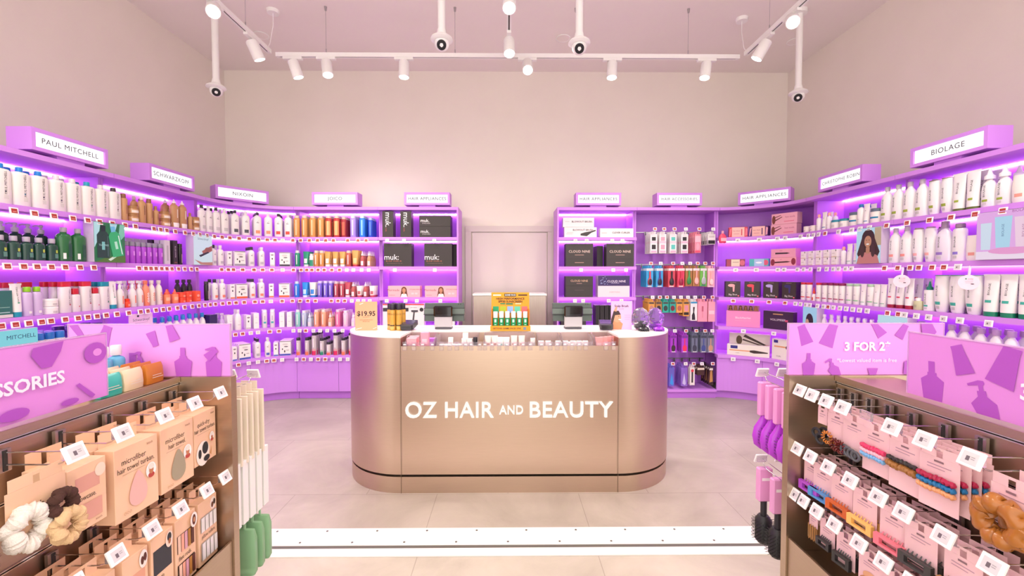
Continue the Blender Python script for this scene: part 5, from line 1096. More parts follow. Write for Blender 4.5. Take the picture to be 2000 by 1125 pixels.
peg_row(PEGZ[4], [(1313, pack(.06, .21, .014, '#6a64c8', [('p', [(-.02, -.2), (.0, -.08), (.02, -.2), (.01, -.22)], '#3c98e8')]), 'clear pack of blue combs', 5, .03, 'lowest'), (1338, pack(.07, .21, .014, '#8c68c8', [('p', [(-.02, -.2), (.0, -.08), (.02, -.2), (.01, -.22)], '#c8c0e8')]), 'clear pack of lilac combs', 5, .03, 'lowest'),
      (1354, pack(.055, .20, .014, '#ece6e0', [('e', 0, -.055, .016, .018, '#d83848'), ('r', -.01, -.19, .008, -.07, '#3c3436')]), 'white pack with red disc', 2, .03, 'lowest'), (1370, pack(.085, .085, .02, '#4a3028', [('r', -.04, -.045, .04, -.022, '#e8dcc8')]), 'brown pack with white header', 3, .03, 'lowest'),
      (1396, pack(.05, .20, .012, '#3c2428', [('p', [(-.018, -.19), (-.01, -.06), (.012, -.05), (.02, -.18)], '#c08c50'), ('r', -.02, -.05, .02, -.026, '#e8e0d8')]), 'black pack of gold clips', 5, .036, 'lowest')])

# ------------------------------------------------------------------ things on the counter
ZT = 1.0105
def on_counter(px, py): return at_z(px, py, ZT)
p = on_counter(716, 645)
b = MB(); b.box(-.075, .075, -.0012, .0012, 0, .200, '#f0a880')
art(b, [('t', '$19.95', .0, .115, .046, '#2c2426', {'bold': .025}), ('t', 'sale $29.95', 0, .092, .010, '#8c5c44', {}), ('t', 'brow and lash tint kit', 0, .073, .010, '#8c5c44', {}), ('t', 'full set only', 0, .062, .010, '#8c5c44', {}), ('p', [(-.045, .182), (-.02, .192), (-.018, .188), (-.044, .178)], '#fbeadc'), ('p', [(-.07, .01), (-.03, .02), (-.03, .016), (-.068, .006)], '#fbeadc'), ('p', [(.045, .012), (.07, .022), (.07, .018), (.046, .009)], '#fbeadc')], -.0012)
h = MB(); h.box(-.075, .075, -.0012, .030, -.0, .0, M_CLEAR) if 0 else h.box(-.075, .075, .002, .032, .0, .002, M_CLEAR)
inst('price_card', [P('card', b), P('card_stand', h)], (p.x, 2.985, ZT), R(4), 'peach card priced 19.95 standing on counter end', 'price card', 'left counter top')
gold = bottle(.040, .040, .185, 'cy', '#c8963c', 'flat', .036, .042, '#2a2430', [(.22, .27, .99, '#3a2c28'), (.0, .2, .99, '#d8b060')], [('SOO', .78, .018, '#3c2c20', 0)], rough=.2)
for i, (dx, dy) in enumerate(((0, 0), (.043, .004), (-.028, .040), (.016, .046), (.059, .048), (-.012, .088), (.032, .092))):
    inst('foam_bottle', gold, (-.800+dx, 2.985+dy, ZT), 0, 'gold bottle with black cap', 'bottle', 'clustered beside the peach price card', 1, group='gold bottles on the counter')
def card_reader(px, py, side):
    p = on_counter(px, py)
    T = Matrix.Rotation(R(12), 4, 'X')
    b = MB(); b.prism([(-.045, -.05), (-.035, -.062), (.035, -.062), (.045, -.05), (.045, .06), (-.045, .06)], .006, .040, mat('#38363c', .35), T)
    s = MB(); s.box(-.040, .040, -.035, .055, .0402, .0412, mat('#3a3a58', .12, 0, 0, 0, .6), T); s.box(-.03, .03, -.0625, -.0615, .02, .03, mat('#2a282c', .4), T)
    st = MB(); st.box(-.03, .03, -.02, .06, 0, .006, mat('#6a666c', .4))
    inst('card_reader', [P('reader_body', b), P('reader_screen', s), P('foot', st)], (p.x, 3.02, ZT+.012), R(-6), 'dark grey card reader lying on counter', 'card reader', f'{side} of the sunscreen display')
card_reader(806, 640, 'left'); card_reader(1177, 640, 'right')
def pos(px, side):
    x = (px-991)*3.08/840
    a = MB(); a.prism([(-.058, -.02), (-.05, -.03), (.05, -.03), (.058, -.02), (.058, .06), (-.058, .06)], 0, .012, mat('#55525a', .4))
    b = MB(); b.box(-.062, .062, -.028, .012, .0125, .120, mat('#bdb8bc', .35), bev=.006)
    c = MB(); c.box(-.066, .066, -.034, .016, .085, .165, mat('#141216', .12, 0, 0, 0, .5), bev=.008); c.box(-.05, .05, -.0345, -.034, .10, .102, mat('#4a4850', .3))
    d = MB(); g = mat('#4a524e', .35, .3); T = Matrix.Translation((0, .03, .05)) @ Matrix.Rotation(R(-12), 4, 'X')
    d.box(-.143, .143, .0, .014, .002, .135, g, T, bev=.003)
    e = MB(); e.box(-.146, .146, -.012, -.0005, .05, .092, mat('#5c6660', .35, .2), T, bev=.003); e.box(-.147, .147, -.0135, -.0122, .046, .052, mat('#2a2c2c', .4), T); e.box(-.147, .147, -.0135, -.0122, .090, .096, mat('#2a2c2c', .4), T)
    f = MB(); f.lathe([(.004, .004, -.0012), (.004, .004, .0005)], mat('#1a1a1a'), 10, T @ Matrix.Translation((.10, 0, .125)) @ Matrix.Rotation(R(90), 4, 'X')); f.lathe([(.004, .004, -.0012), (.004, .004, .0005)], mat('#1a1a1a'), 10, T @ Matrix.Translation((.115, 0, .125)) @ Matrix.Rotation(R(90), 4, 'X'))
    k = MB(); k.box(-.02, .02, .013, .028, .02, .10, mat('#4a4850', .4))
    inst('payment_terminal', [P('base', a), P('silver_body', b), P('customer_screen', c), P('arm', k), P('tablet', d, None, [('rear_lens', f)]), P('tablet_grip', e)], (x, 3.06, ZT), 0,
         'grey tablet till with black customer screen', 'payment terminal', f'{side} side of the counter')
pos(866, 'left'); pos(1118, 'right')
# sunscreen display
x = (993-991)*2.99/840
dis = thing('counter_display', 'yellow cardboard sunscreen display in the middle of counter', 'display', (x+.01, 3.0, ZT), 0)
Yw = '#f0a020'
b = MB(); b.box(-.132, .132, .0, .012, 0, .262, mat(Yw, .5)); b.box(-.132, -.124, -.060, -.0002, 0, .15, mat('#d07a18', .5)); b.box(.124, .132, -.060, -.0002, 0, .15, mat('#d07a18', .5))
b.box(-.1238, .1238, -.060, -.0002, 0, .020, mat(Yw, .5)); b.box(-.138, .138, -.066, -.0602, 0, .036, mat(Yw, .5))
art(b, [('r', -.12, .239, -.065, .248, '#fbe8d8'), ('r', .055, .239, .118, .248, '#3a2420'), ('r', -.042, .234, .040, .254, '#2c2c2c'), ('t', 'GAME FACE', -.001, .244, .014, '#f8f4ec', {'bold': .02}),
        ('t', 'HIGH PERFORMANCE', 0, .218, .0205, '#3a2414', {'bold': .025}), ('t', 'SPF50 SUNSCREEN', 0, .198, .0205, '#3a2414', {'bold': .025}), ('r', -.07, .180, -.035, .188, '#1c8a58'), ('r', -.03, .178, .018, .187, '#1c7a50'), ('r', .035, .180, .075, .187, '#f4d8b0')], 0)
art(b, [('t', 'GETCHA GAME FACE ON!', -.025, .018, .0165, '#3a2414', {'bold': .02}), ('r', .088, .008, .108, .028, '#7c8c9c')], -.066)
b.build('cardboard_stand', dis)
for i, c in enumerate(('#1ca068', '#a8b828', '#88a8e0', '#5cc0a0', '#e86c6c')):
    m = MB(); m.box(-.125+.05*i+.004, -.085+.05*i+.004, -.0035, -.0015, .120, .165, c); m.build('colour_tab', dis, label='coloured tab at the back')
def stick(): return bottle(.033, .024, .112, 'cy', '#159a62', 'over', .032, .042, '#efe9e6', [(.55, .85, .4, '#d8ece0'), (.3, .36, .4, '#c8e4d4'), (.08, .2, .35, '#1c4c38')], rough=.3, part='tube')
stk = stick()
ox = x+.01
for i in range(6):
    hgt = .018 if i in (0, 5) else .0
    for r_ in range(1 if i in (0, 5) else 2):
        zz = .0205 + (.018 if i in (0, 5) else 0) + (.036 if r_ else 0)
        inst('sunscreen_stick', stk, (ox-.103+.0412*i, 3.0-.046+.026*r_, ZT+.0205), 0, 'white capped green sunscreen stick', 'sunscreen stick', 'in the yellow counter display', r_+1, group='green sunscreen sticks in the yellow display')
# scalp brush card and bagged scalp brushes
p = on_counter(1213, 643)
b = MB(); b.box(-.073, .073, -.0012, .0012, 0, .200, '#e4b4e0')
art(b, [('t', 'Scalp Brush', 0, .165, .021, '#4c2c58', {'bold': .03}), ('t', '$14.95', 0, .144, .012, '#7c5c88', {}), ('p', [(-.072, .001), (.0, .001), (.01, .04), (-.03, .075), (-.072, .05)], '#d88c64'), ('e', -.03, .085, .028, .036, '#d99a78'), ('p', [(-.072, .07), (-.055, .13), (-.02, .132), (-.005, .105), (-.045, .10), (-.06, .04), (-.072, .04)], '#3c2828'), ('p', [(-.055, .13), (-.04, .16), (-.03, .16), (-.035, .125)], '#d99a78'), ('e', -.02, .092, .004, .002, '#2c1a18'), ('e', -.012, .07, .010, .004, '#f4e8e4'), ('r', .02, .10, .06, .102, '#b48cb8'), ('r', .02, .085, .06, .087, '#b48cb8'), ('r', .02, .07, .055, .072, '#b48cb8')], -.0012)
h = MB(); h.box(-.073, .073, .002, .03, 0, .002, M_CLEAR)
inst('price_card', [P('card', b), P('card_stand', h)], (p.x, 3.02, ZT), R(-4), 'lilac scalp brush card picturing a bare-shouldered person', 'price card', 'right counter top')
for px, c, nm in ((1257, '#2c2a30', 'black'), (1287, '#9a34c8', 'violet')):
    xx = (px-991)*2.94/840
    for lv, (dz, ins) in enumerate(((0, 0), (.055, .075))):
        b = MB(); T = Matrix.Translation((0, 0, .012))
        b.lathe([(.036, .030, .0), (.038, .032, .006), (.030, .024, .014), (.012, .012, .020), (.012, .012, .028), (.022, .022, .032), (.020, .020, .038)], mat(c, .25), 20, T)
        q = MB()
        for i in range(5):
            for j in range(3): q.cyl((-.028+.014*i, -.02+.02*j, .0), (-.028+.014*i, -.02+.02*j, .0118), .0028, mat(c, .3), 6, .004)
        parts = [P('brush_body', b), P('bristles', q)]
        if lv:
            g_ = MB(); random.seed(px)
            for kk in range(3):
                pf = [(.030, .026, -.012)] + [(.030+.032*math.sin(math.pi*(j+1)/9)+random.uniform(-.004, .004), .028+.020*math.sin(math.pi*(j+1)/9)+random.uniform(-.004, .004), -.012+.017*(j+1)) for j in range(8)] + [(.012, .010, .142)]
            g_.lathe(pf, mat('#dcdae0' if nm == 'black' else '#dcc4f4', .08, 0, 0, .9), 14, smooth=False); g_.v = [(x_+random.uniform(-.004, .004), y_+random.uniform(-.004, .004), z_) for x_, y_, z_ in g_.v]
            parts.append(P('clear_bag', g_))
        inst('scalp_brush', parts, (xx, 2.93+ins+.0, ZT+dz+(.012 if lv else 0) if 0 else ZT+(.0125 if lv else 0)), 0, f'{nm} scalp brush ' + ('in crinkled clear bag' if lv else 'standing loose on bristles'), 'scalp brush', 'right end of the counter', group='scalp brushes on the counter')
random.seed(11)
# small goods in the counter ledge, clear bins with hanging tickets
ZL = .906
def ledge(px, name, parts, look, cat, dy=.08, row=1):
    inst(name, parts, ((px-991)*(CY+dy)/840, CY+dy, ZL), R(random.uniform(-6, 6)), look, cat, 'in the counter front bins', row, group='small goods in the counter bins')
lp = carton(.062, .05, .085, '#f4a8b4', [('r', -.02, .03, .02, .05, '#f8c8d0')]); lp2 = carton(.05, .05, .12, '#f49cb0', [('r', -.015, .05, .015, .08, '#f8c4d0')])
for px in (804,): ledge(px, 'beauty_box', lp, 'low square pink carton', 'box', .05)
ledge(829, 'beauty_box', lp2, 'taller bright pink carton', 'box', .06); ledge(808, 'beauty_box', lp, 'low square pink carton', 'box', .13, 2)
ledge(843, 'beauty_box', carton(.05, .06, .07, '#c070e0'), 'small violet carton', 'box', .14)
whb = carton(.030, .03, .078, '#f2ece6', [('r', -.01, .03, .01, .05, '#d8ccc8')]); whj = jar(.04, .042, '#f2ece8', '#f6f2ee', .014)
for px in (862, 872, 886, 896): ledge(px, 'cream_pot', whj, 'small white lidded pot', 'pot', .06)
for px in (879, 905, 917): ledge(px, 'serum_box', whb, 'small upright white carton', 'box', .11 if px == 879 else .06)
ledge(908, 'serum_box', carton(.034, .03, .105, '#f0ebe8', [('r', -.01, .04, .01, .06, '#c8c0bc')]), 'tallish white carton', 'box', .13)
ledge(927, 'hair_dye_tube', bottle(.030, .026, .088, 'cy', '#e8e4e0', 'flat', .028, .05, '#221e20'), 'black capped white stick', 'bottle', .06)
ctb = tube(.042, .03, .098, '#f6e4d8', .014, '#efe4dc', [(.3, .42, .6, '#c07868')]); ctg = tube(.042, .03, .088, '#f4f0e8', .014, '#efe4dc', [(.3, .45, .6, '#78c8b8')])
for px in (952, 965, 1003, 1018): ledge(px, 'hand_cream_tube', ctb, 'little peach hand cream tube', 'tube', .06)
for px in (976, 988): ledge(px, 'hand_cream_tube', ctg, 'little cream tube with mint label', 'tube', .06)
ledge(1040, 'serum_box', whb, 'small upright white carton', 'box', .07)
for px in (1056, 1070, 1090, 1104, 1119, 1131, 1143): ledge(px, 'serum_box', carton(.034, .03, .062, '#f2ece6', [('r', -.01, .02, .01, .03, '#d0c8c8')]), 'short white carton', 'box', .06)
for px in (1097, 1113, 1125, 1137): ledge(px, 'cream_pot', whj, 'small white lidded pot', 'pot', .14, 2)
for px in (1170, 1179, 1188, 1197): ledge(px, 'mask_sachet', pack(.045, .075, .006, '#f09ca0', [('r', -.015, -.08, .015, -.05, '#f8c8c8')], tab=.0)[:1] if 0 else carton(.048, .012, .088, '#f09c9c', [('r', -.015, .03, .015, .05, '#f8c8c8')]), 'coral face mask sachet', 'sachet', .05 + (px-1170)*.002)
for x0, x1, nm in ((787, 846, 'holding pink cartons'), (849, 932, 'holding white pots'), (942, 1046, 'holding peach tubes'), (1049, 1096, 'holding short cartons'), (1099, 1160, 'holding mixed white cartons'), (1164, 1202, 'holding coral sachets')):
    a_, b_ = (x0-991)/310+.003, (x1-991)/310-.003
    m = MB(); m.box(a_, b_, CY+.014, CY+.0165, ZL, ZL+.062, M_CLEAR); m.box(a_, b_, CY+.2, CY+.2025, ZL, ZL+.10, M_CLEAR)
    for q in (a_, b_-.002): m.prism([(CY+.0166, ZL), (CY+.1999, ZL), (CY+.1999, ZL+.10), (CY+.08, ZL+.095), (CY+.0166, ZL+.062)], 0, .002, M_CLEAR, Matrix(((0, 0, 1, q), (1, 0, 0, 0), (0, 1, 0, 0), (0, 0, 0, 1))))
    bo = m.build('bin_walls'); bo.name = 'clear_bin'
    tag(bo, f'clear acrylic bin in the counter ledge {nm}', 'bin', 'clear bins in the counter ledge')
for i, px in enumerate([789, 807, 824, 843, 861, 877, 891, 908, 919, 936, 946, 960, 974, 989, 1005, 1021, 1035, 1057, 1074, 1088, 1103, 1117, 1131, 1144, 1184, 1199]):
    b = MB(); b.box(-.014, .014, -.0012, 0, -.030, .026, M_CLEAR); b.box(-.011, .011, -.0016, -.0013, -.026, -.004, mat('#d8c4b4', .3, 0, 0, 0, 0, .6)); art(b, [('r', -.008, .004, .008, .012, '#f4f0ee')], -.0012)
    inst('ticket_holder', [P('ticket', b)], ((px-991)/310.0, CY-.001, .948), 0, 'clear plastic ticket holder', 'ticket holder', 'hanging on the counter front', group='clear ticket holders on the counter')

# ------------------------------------------------------------------ goods on the foreground stands
SK = '#f0c4a2'; DK = '#3a2420'
def kbox(w, h, d, shapes, side_txt='', kx=1, kz=1):
    b = MB(); b.box(-w/2, w/2, -d, 0, -h-.022, -.022, mat(SK, .55), bev=.0008)
    b.box(-w*.42, -.006, -.0012, -.0002, -.0222, .010, mat(SK, .55)); b.box(.006, w*.42, -.0012, -.0002, -.0222, .010, mat(SK, .55)); b.box(-.0058, .0058, -.0012, -.0002, .003, .010, mat(SK, .55))
    art(b, shapes, -d)
    if side_txt:
        vs, fs = textgeo(side_txt, .011, .01, 'CENTER', 1)
        b.add([(-w/2-.0006, -d/2 + v, -.022-h/2 + u) for u, v in vs], [f[::-1] for f in fs], mat(DK)); b.add([(w/2+.0006, -d/2 - v, -.022-h/2 + u) for u, v in vs], [f[::-1] for f in fs], mat(DK))
        b.add([(w/2+.0007, -d/2 + .01*math.cos(k*math.pi/8), -.022-h*.88 + .008*math.sin(k*math.pi/8)) for k in range(16)], [list(range(16))], mat('#b86848'))
    b.v = [(x*kx, y, z if z > -.0221 else -.022+(z+.022)*kz) for x, y, z in b.v]
    return P('box', b)
def face_badge(x, z, r=.014, hat='#e8ddd0'):
    return [('e', x, z, r, r*1.15, '#f8f0ec'), ('e', x, z-r*.75, r*.62, r*.4, '#b84840'), ('e', x, z, r*.42, r*.58, '#c07c58'), ('e', x, z+r*.55, r*.5, r*.45, hat)]
tw = lambda t1, t2, w: [('t', t1, -w*.08, -.052, .0165, DK, {'align': 'CENTER', 'wx': .9}), ('t', t2, -w*.02, -.067, .0155, DK, {'wx': .85}), ('r', -w*.38, -.077, w*.2, -.0765, '#8c6a54'), ('t', 'kitsch', w*.33, -.034, .007, '#8c6450', {})]
def drop(c, w=.032, h=.07, x=0, z=-.115): return ('p', [(x+w*math.sin(a)*(.35+.65*(1-math.cos(a))/2), z + h/2*math.cos(a)) for a in [i*2*math.pi/24 for i in range(24)]][::-1], c)
pu = [('t', 'ooo', -.03, -.152, .012, '#c89c7c', {})]
KB = {
 'quick': [kbox(.100, .135, .044, tw('quick-dry', 'hair towel turban.', .1) + [('e', -.015, -.13, .030, .032, '#f6e8dc'), ('e', -.005, -.118, .014, .016, '#26262a'), ('e', -.03, -.128, .007, .012, '#26262a'), ('e', 0, -.146, .014, .008, '#26262a'), ('p', [(.015, -.14), (.024, -.12), (.02, -.145)], '#c88c50')] + face_badge(.024, -.096, .011), 'quick-dry hair towel', .9, 1.08)],
 'towel': [kbox(.108, .142, .045, tw('microfiber', 'hair towel.', .1) + [drop('#a3977f')] + face_badge(.030, -.096) + pu, 'microfiber hair towel', 1.0, 1.15)],
 'turban': [kbox(.112, .145, .045, tw('microfiber', 'hair towel turban.', .1) + [drop('#e6b2aa')] + face_badge(.034, -.092) + pu, 'microfiber hair turban', 1.0, 1.15)],
 'pillow': [kbox(.095, .135, .040, [('r', -.030, -.077, .030, -.045, '#dca090'), ('e', .032, -.046, .014, .014, '#f4d8c4'), ('t', 'pillowcase.', -.008, -.090, .015, DK, {'wx': .85}), ('r', -.034, -.14, .034, -.103, '#dca090'), ('t', 'kitsch', .024, -.147, .007, '#8c6450', {})], 'pillowcase', .86, 1.0)],
 'roll': [kbox(.082, .150, .030, [('e', .024, -.042, .013, .015, '#f4e4d8'), ('e', .02, -.045, .005, .007, '#6c3c28'), ('e', .029, -.04, .005, .007, '#3c2420'), ('r', -.034, -.094, .034, -.058, '#bdb2aa'), ('t', 'pillow rollers.', 0, -.105, .0125, DK, {'wx': .85}), ('r', -.034, -.16, .034, -.118, '#bdb2aa')] +
          [('r', -.032+.017*i, -.093, -.018+.017*i, -.059, '#ece6e2') for i in range(4)] + [('r', -.032+.017*i, -.159, -.018+.017*i, -.119, '#ece6e2') for i in range(4)], 'pillow rollers', .92, 1.2)],
 'flexi': [kbox(.080, .150, .030, [('r', -.033, -.097, .033, -.058, '#4c342c'), ('r', -.033, -.162, .033, -.122, '#4c342c'), ('t', 'flexi rods.', -.004, -.110, .0145, DK, {'wx': .85})] + sum([[('r', -.032+.0125*i, z0, -.021+.0125*i, z1, c) for i, c in enumerate(('#f0c8b0', '#eea890', '#d8a0b0', '#b07838', '#5c3028'))] for z0, z1 in ((-.097, -.058), (-.162, -.122))], []) + [('e', .026, -.044, .014, .017, '#f8ece4'), ('e', .026, -.044, .007, .012, '#5c2c20'), ('e', .026, -.044, .004, .006, '#c88c68')], 'flexi rods', .94, 1.2)],
 'bonnet': [kbox(.082, .148, .034, [('r', -.034, -.100, .034, -.048, '#34343c'), ('t', 'XL satin', -.014, -.110, .0125, DK, {'wx': .85}), ('t', 'bonnet.', -.014, -.123, .0125, DK, {'wx': .85}), ('r', -.034, -.165, .034, -.132, '#34343c'), ('e', .024, -.044, .014, .017, '#f4dccc'), ('e', .024, -.039, .008, .009, '#2c3038'), ('e', .024, -.048, .005, .006, '#a86848')], 'satin bonnet', .84, 1.2)],
 'scrb': [kbox(.080, .140, .034, [('r', -.030, -.115, .030, -.060, '#e4a488'), ('p', [(-.02, -.11), (.02, -.10), (.028, -.08), (.0, -.088), (-.02, -.1)], '#f4c4a8'), ('t', 'scrunchies.', -.002, -.125, .0125, DK, {'wx': .85}), ('e', .024, -.042, .014, .017, '#f8ece4'), ('e', .02, -.044, .005, .008, '#5c2c20'), ('e', .029, -.040, .005, .008, '#5c2c20'), ('r', -.03, -.16, .03, -.135, '#e4a488')], 'satin scrunchies', .82, 1.25)],
 'black': [kbox(.085, .145, .034, [('r', -.034, -.092, .034, -.045, '#2c2426'), ('e', -.02, -.07, .012, .014, '#e4b09c'), ('e', .0, -.066, .012, .014, '#c0a890'), ('t', 'scrunchie.', -.012, -.103, .0125, DK, {'wx': .85}), ('r', -.034, -.16, .034, -.115, '#2c2426'), ('e', .028, -.045, .012, .014, '#f8ece4'), ('e', .028, -.045, .005, .008, '#6c3c28')], 'scrunchie', .88, 1.22)],
}
def fluffy(cols, R0=.030, r=.014, seed=1, w=.036, at=(0, -.012, -.09)):
    random.seed(seed); out = []
    for i, (c, dx, dz, s) in enumerate(cols):
        b = MB(); pts = []; n = 110
        for k in range(n):
            a = 2*math.pi*k/n; pts.append((dx + at[0] + s*R0*math.cos(a)*.9, at[1] - .012*i + .004*math.sin(5*a), at[2] + dz + s*R0*math.sin(a)))
        b.tube(pts, lambda f: r*s*(1+.10*math.sin(f*70)+random.uniform(-.16, .16)), noise_mat('fluff', c, c, 420, .95, 1.0), 12, closed=True); out.append(P('fluffy_ring', b))
    return out
def kit_card(extra): 
    b = MB(); b.box(-.05, .05, -.0012, -.0002, -.10, -.012, mat(SK, .5)); b.box(-.045, -.006, -.0012, -.0002, -.0118, .010, mat(SK, .5)); b.box(.006, .045, -.0012, -.0002, -.0118, .010, mat(SK, .5)); b.box(-.0058, .0058, -.0012, -.0002, .003, .010, mat(SK, .5))
    art(b, [('t', 'kit-sch', -.012, -.055, .018, '#6c5044', {})], -.0012); return [P('card', b)] + extra
FL = kit_card(fluffy([('#eee6dc', -.026, .008, .95), ('#4a2c24', .022, .026, .68), ('#dcb88c', .020, -.014, .78)], seed=3))
FL2 = kit_card(fluffy([('#8c6c5c', .0, -.01, 1.3), ('#a88c7c', .0, -.01, .9)], seed=5, r=.012))
def hang(s, row, y, key, parts, look, cat, n, gap, d, grp, yaw=0, x_front=None, row_name=None):
    z = GROW[s][row][0] - .0205 - .004
    for r in range(n):
        xo = HLS[s] - .012 - r*gap
        x = GX[s] - s*(xo)
        # local -y faces the aisle; item origin on the wire
        rz = (R(90) if s < 0 else R(-90)) + R(yaw + random.uniform(-1.5, 1.5))
        inst(key, parts, (x + s*(d if d else 0), y, z), rz, look, cat, row_name or f'{["top", "middle", "lowest"][row] if s > 0 else ["upper", "lower"][row]} row, {"left" if s < 0 else "right"} stand', r+1, group=grp)
GK = 'beige hair care boxes on the left stand'
for row, lst in ((0, ((1.243, 'quick', 'beige quick-dry towel turban box'), (1.141, 'towel', 'beige box picturing olive drop towel'), (1.04, 'turban', 'beige box picturing pink drop turban'), (.927, 'pillow', 'beige box with two pink panels'))),
                 (1, ((1.262, 'roll', 'beige box of white pillow rollers'), (1.178, 'flexi', 'beige box of coloured flexi rods'), (1.083, 'bonnet', 'beige box holding black satin bonnet'), (.995, 'scrb', 'beige box of peach satin scrunchies'), (.904, 'black', 'beige box with black scrunchie windows')))):
    for y, k, lk in lst:
        hang(-1, row, {'quick': 1.224, 'towel': 1.122, 'turban': 1.000, 'pillow': .885, 'roll': 1.226, 'flexi': 1.140, 'bonnet': 1.058, 'scrb': .982, 'black': .893}[k], 'hair_care_box', KB[k], lk, 'box', 2 if row == 0 else 3, .048 if row == 0 else .034, .045 if row == 0 else .030, GK, yaw={'turban': -2, 'quick': 2}.get(k, 0))
hang(-1, 0, .785, 'hair_scrunchie_pack', FL, 'card of fluffy white, tan, brown scrunchies', 'scrunchie pack', 1, .05, .0, 'fluffy scrunchies on the left stand'); hang(-1, 0, .66, 'hair_scrunchie_pack', FL2, 'card of fluffy dark brown scrunchies', 'scrunchie pack', 1, .05, .0, 'fluffy scrunchies on the left stand')
hang(-1, 1, .795, 'hair_scrunchie_pack', FL2, 'card of fluffy dark brown scrunchies', 'scrunchie pack', 1, .05, .0, 'fluffy scrunchies on the left stand'); hang(-1, 1, .69, 'hair_care_box', KB['towel'], 'beige box picturing olive drop towel', 'box', 2, .048, .045, GK)
# packets on the tray of the left stand
def packet(c, w=.062, h=.055):
    b = MB(); b.lathe([(w/2, .012, 0), (w/2, .014, h*.3), (w/2, .010, h*.8), (w/2, .0015, h)], mat(c, .3), 16, n=4); art(b, [('r', -w*.3, h*.3, w*.3, h*.33, '#e8dccc'), ('r', -w*.3, h*.42, w*.2, h*.45, '#e8dccc')], -.0155); return [P('packet', b)]
for y, c, lk in ((1.235, '#c8782c', 'orange wipes packet'), (1.165, '#e8d0ac', 'cream wipes packet'), (1.10, '#38b4a4', 'turquoise wipes packet')):
    for r in range(3):
        inst('wipes_packet', packet(c) if r == 0 else packet(c if c != '#38b4a4' else '#e8d0ac'), (-1.020-.034*r, y+.004*r, 1.0896), R(90), lk if r == 0 or c != '#38b4a4' else 'pale packet behind turquoise one', 'packet', 'tray of the left stand', r+1, group='packets on the stand tray')
for y in (1.21, 1.25): inst('toner_bottle', bottle(.04, .04, .105, 'sh', '#68b8dc', 'flat', .026, .028, '#ece8ea', [(.1, .5, .4, '#e8f0f4')]), (-1.135, y, 1.0896), R(90), 'pale blue bottle behind the packets', 'bottle', 'tray of the left stand')
# far end of the left stand
def rear(s, x, z, parts, name, look, cat, n, y0, gap, nm, grp):
    for r in range(n): inst(name, parts, (s*x, y0 - r*gap, z), R(180 + random.uniform(-.8, .8)), look, cat, f'{nm} rear of {"left" if s < 0 else "right"} stand', r+1, group=grp)
cloth = pack(.095, .215, .008, '#e6d8c4', [('r', -.03, -.12, .03, -.08, '#8c8478')])
art_b = MB(); 
rear(-1, .882, 1.030, cloth, 'hanging_pouch', 'cream cloth pouch', 'pouch', 5, 1.462, .030, 'top', 'packs behind the left stand')
wbx = MB(); wbx.box(-.03, .03, -.014, .014, -.225, -.022, mat('#ebe8e4', .5), bev=.0008); wbx.box(-.015, -.005, -.001, .001, -.0218, .008, mat('#ebe8e4')); wbx.box(.005, .015, -.001, .001, -.0218, .008, mat('#ebe8e4')); wbx.box(-.0049, .0049, -.001, .001, .003, .008, mat('#ebe8e4'))
TB_ = Matrix.Rotation(math.pi, 4, 'Z')
ab = MB(); art(ab, [('r', -.024, z0, .024, z0+.001, '#8c8a8c') for z0 in [-.04-.005*k for k in range(34) if k % 9]] + [('r', -.012, -.215, .004, -.20, '#2c2a2c')], -.014); wbx.add([(-x_, -y_, z_) for x_, y_, z_ in ab.v], ab.f, '#8c8a8c')
wbx.add(ab.v, ab.f, '#8c8a8c'); wbp = [P('box', wbx)]
for i, dx in enumerate((0, .062)):
    rear(-1, .868-.0+dx if 0 else .868+dx, .829, wbp, 'slim_white_box', 'slim white carton with grey print', 'box', 5, 1.478, .0385, 'middle' if i == 0 else 'middle outer', 'slim cartons behind the left stand')
    if i: inst('display_hook', HOOK_S, (-.930, 1.3015, .855), R(180), 'long chrome display hook', 'hook', 'middle outer rear of left stand')
grn = MB(); grn.lathe([(.04, .010, -.17), (.045, .013, -.16), (.045, .013, -.05), (.04, .006, -.022)], mat('#9cc89c', .15, 0, 0, .35), 18, n=4); grn.box(-.012, -.005, -.001, .001, -.0219, .008, mat('#a8d0a8')); grn.box(.005, .012, -.001, .001, -.0219, .008, mat('#a8d0a8')); grn.box(-.0049, .0049, -.001, .001, .003, .008, mat('#a8d0a8'))
rear(-1, .858, .599, [P('pouch', grn)], 'hanging_pouch', 'translucent green pouch', 'pouch', 3, 1.455, .042, 'lowest', 'packs behind the left stand')
# right stand: hair ties, clips
PK = '#eec4c8'
def pinkcard(w=.060, h=.095, extra=(), shapes=(), c=PK):
    b = MB(); b.box(-w/2, w/2, -.0010, -.0002, -h-.012, -.012, mat(c, .5)); b.box(-w*.46, -.006, -.0010, -.0002, -.0118, .008, mat(c, .5)); b.box(.006, w*.46, -.0010, -.0002, -.0118, .008, mat(c, .5)); b.box(-.0058, .0058, -.0010, -.0002, .003, .008, mat(c, .5))
    art(b, [('r', -w*.3, -.030, w*.3, -.028, '#b890a0'), ('r', -w*.3, -.036, w*.15, -.0345, '#b890a0'), ('r', -w*.12, -.022, w*.12, -.018, '#8c6c74')] + list(shapes), -.0010)
    return [P('card', b)] + list(extra)
def ring(cx_, cz, R0, r, c, y=-.008, n=22, rough=.6, sq=1): 
    b = MB(); b.tube([(cx_+R0*math.cos(2*math.pi*k/n), y, cz+sq*R0*math.sin(2*math.pi*k/n)) for k in range(n)], r, mat(c, rough), 7, closed=True); return b
def coil(cx_, cz, c, R0=.014, y=-.010):
    b = MB(); n = 70; b.tube([((cx_+(R0+.0035*math.cos(12*a))*math.cos(a)), y+.0035*math.sin(12*a), cz+(R0+.0035*math.cos(12*a))*math.sin(a)) for a in [2*math.pi*k/n for k in range(n)]], .0017, mat(c, .25), 6, closed=True); return b
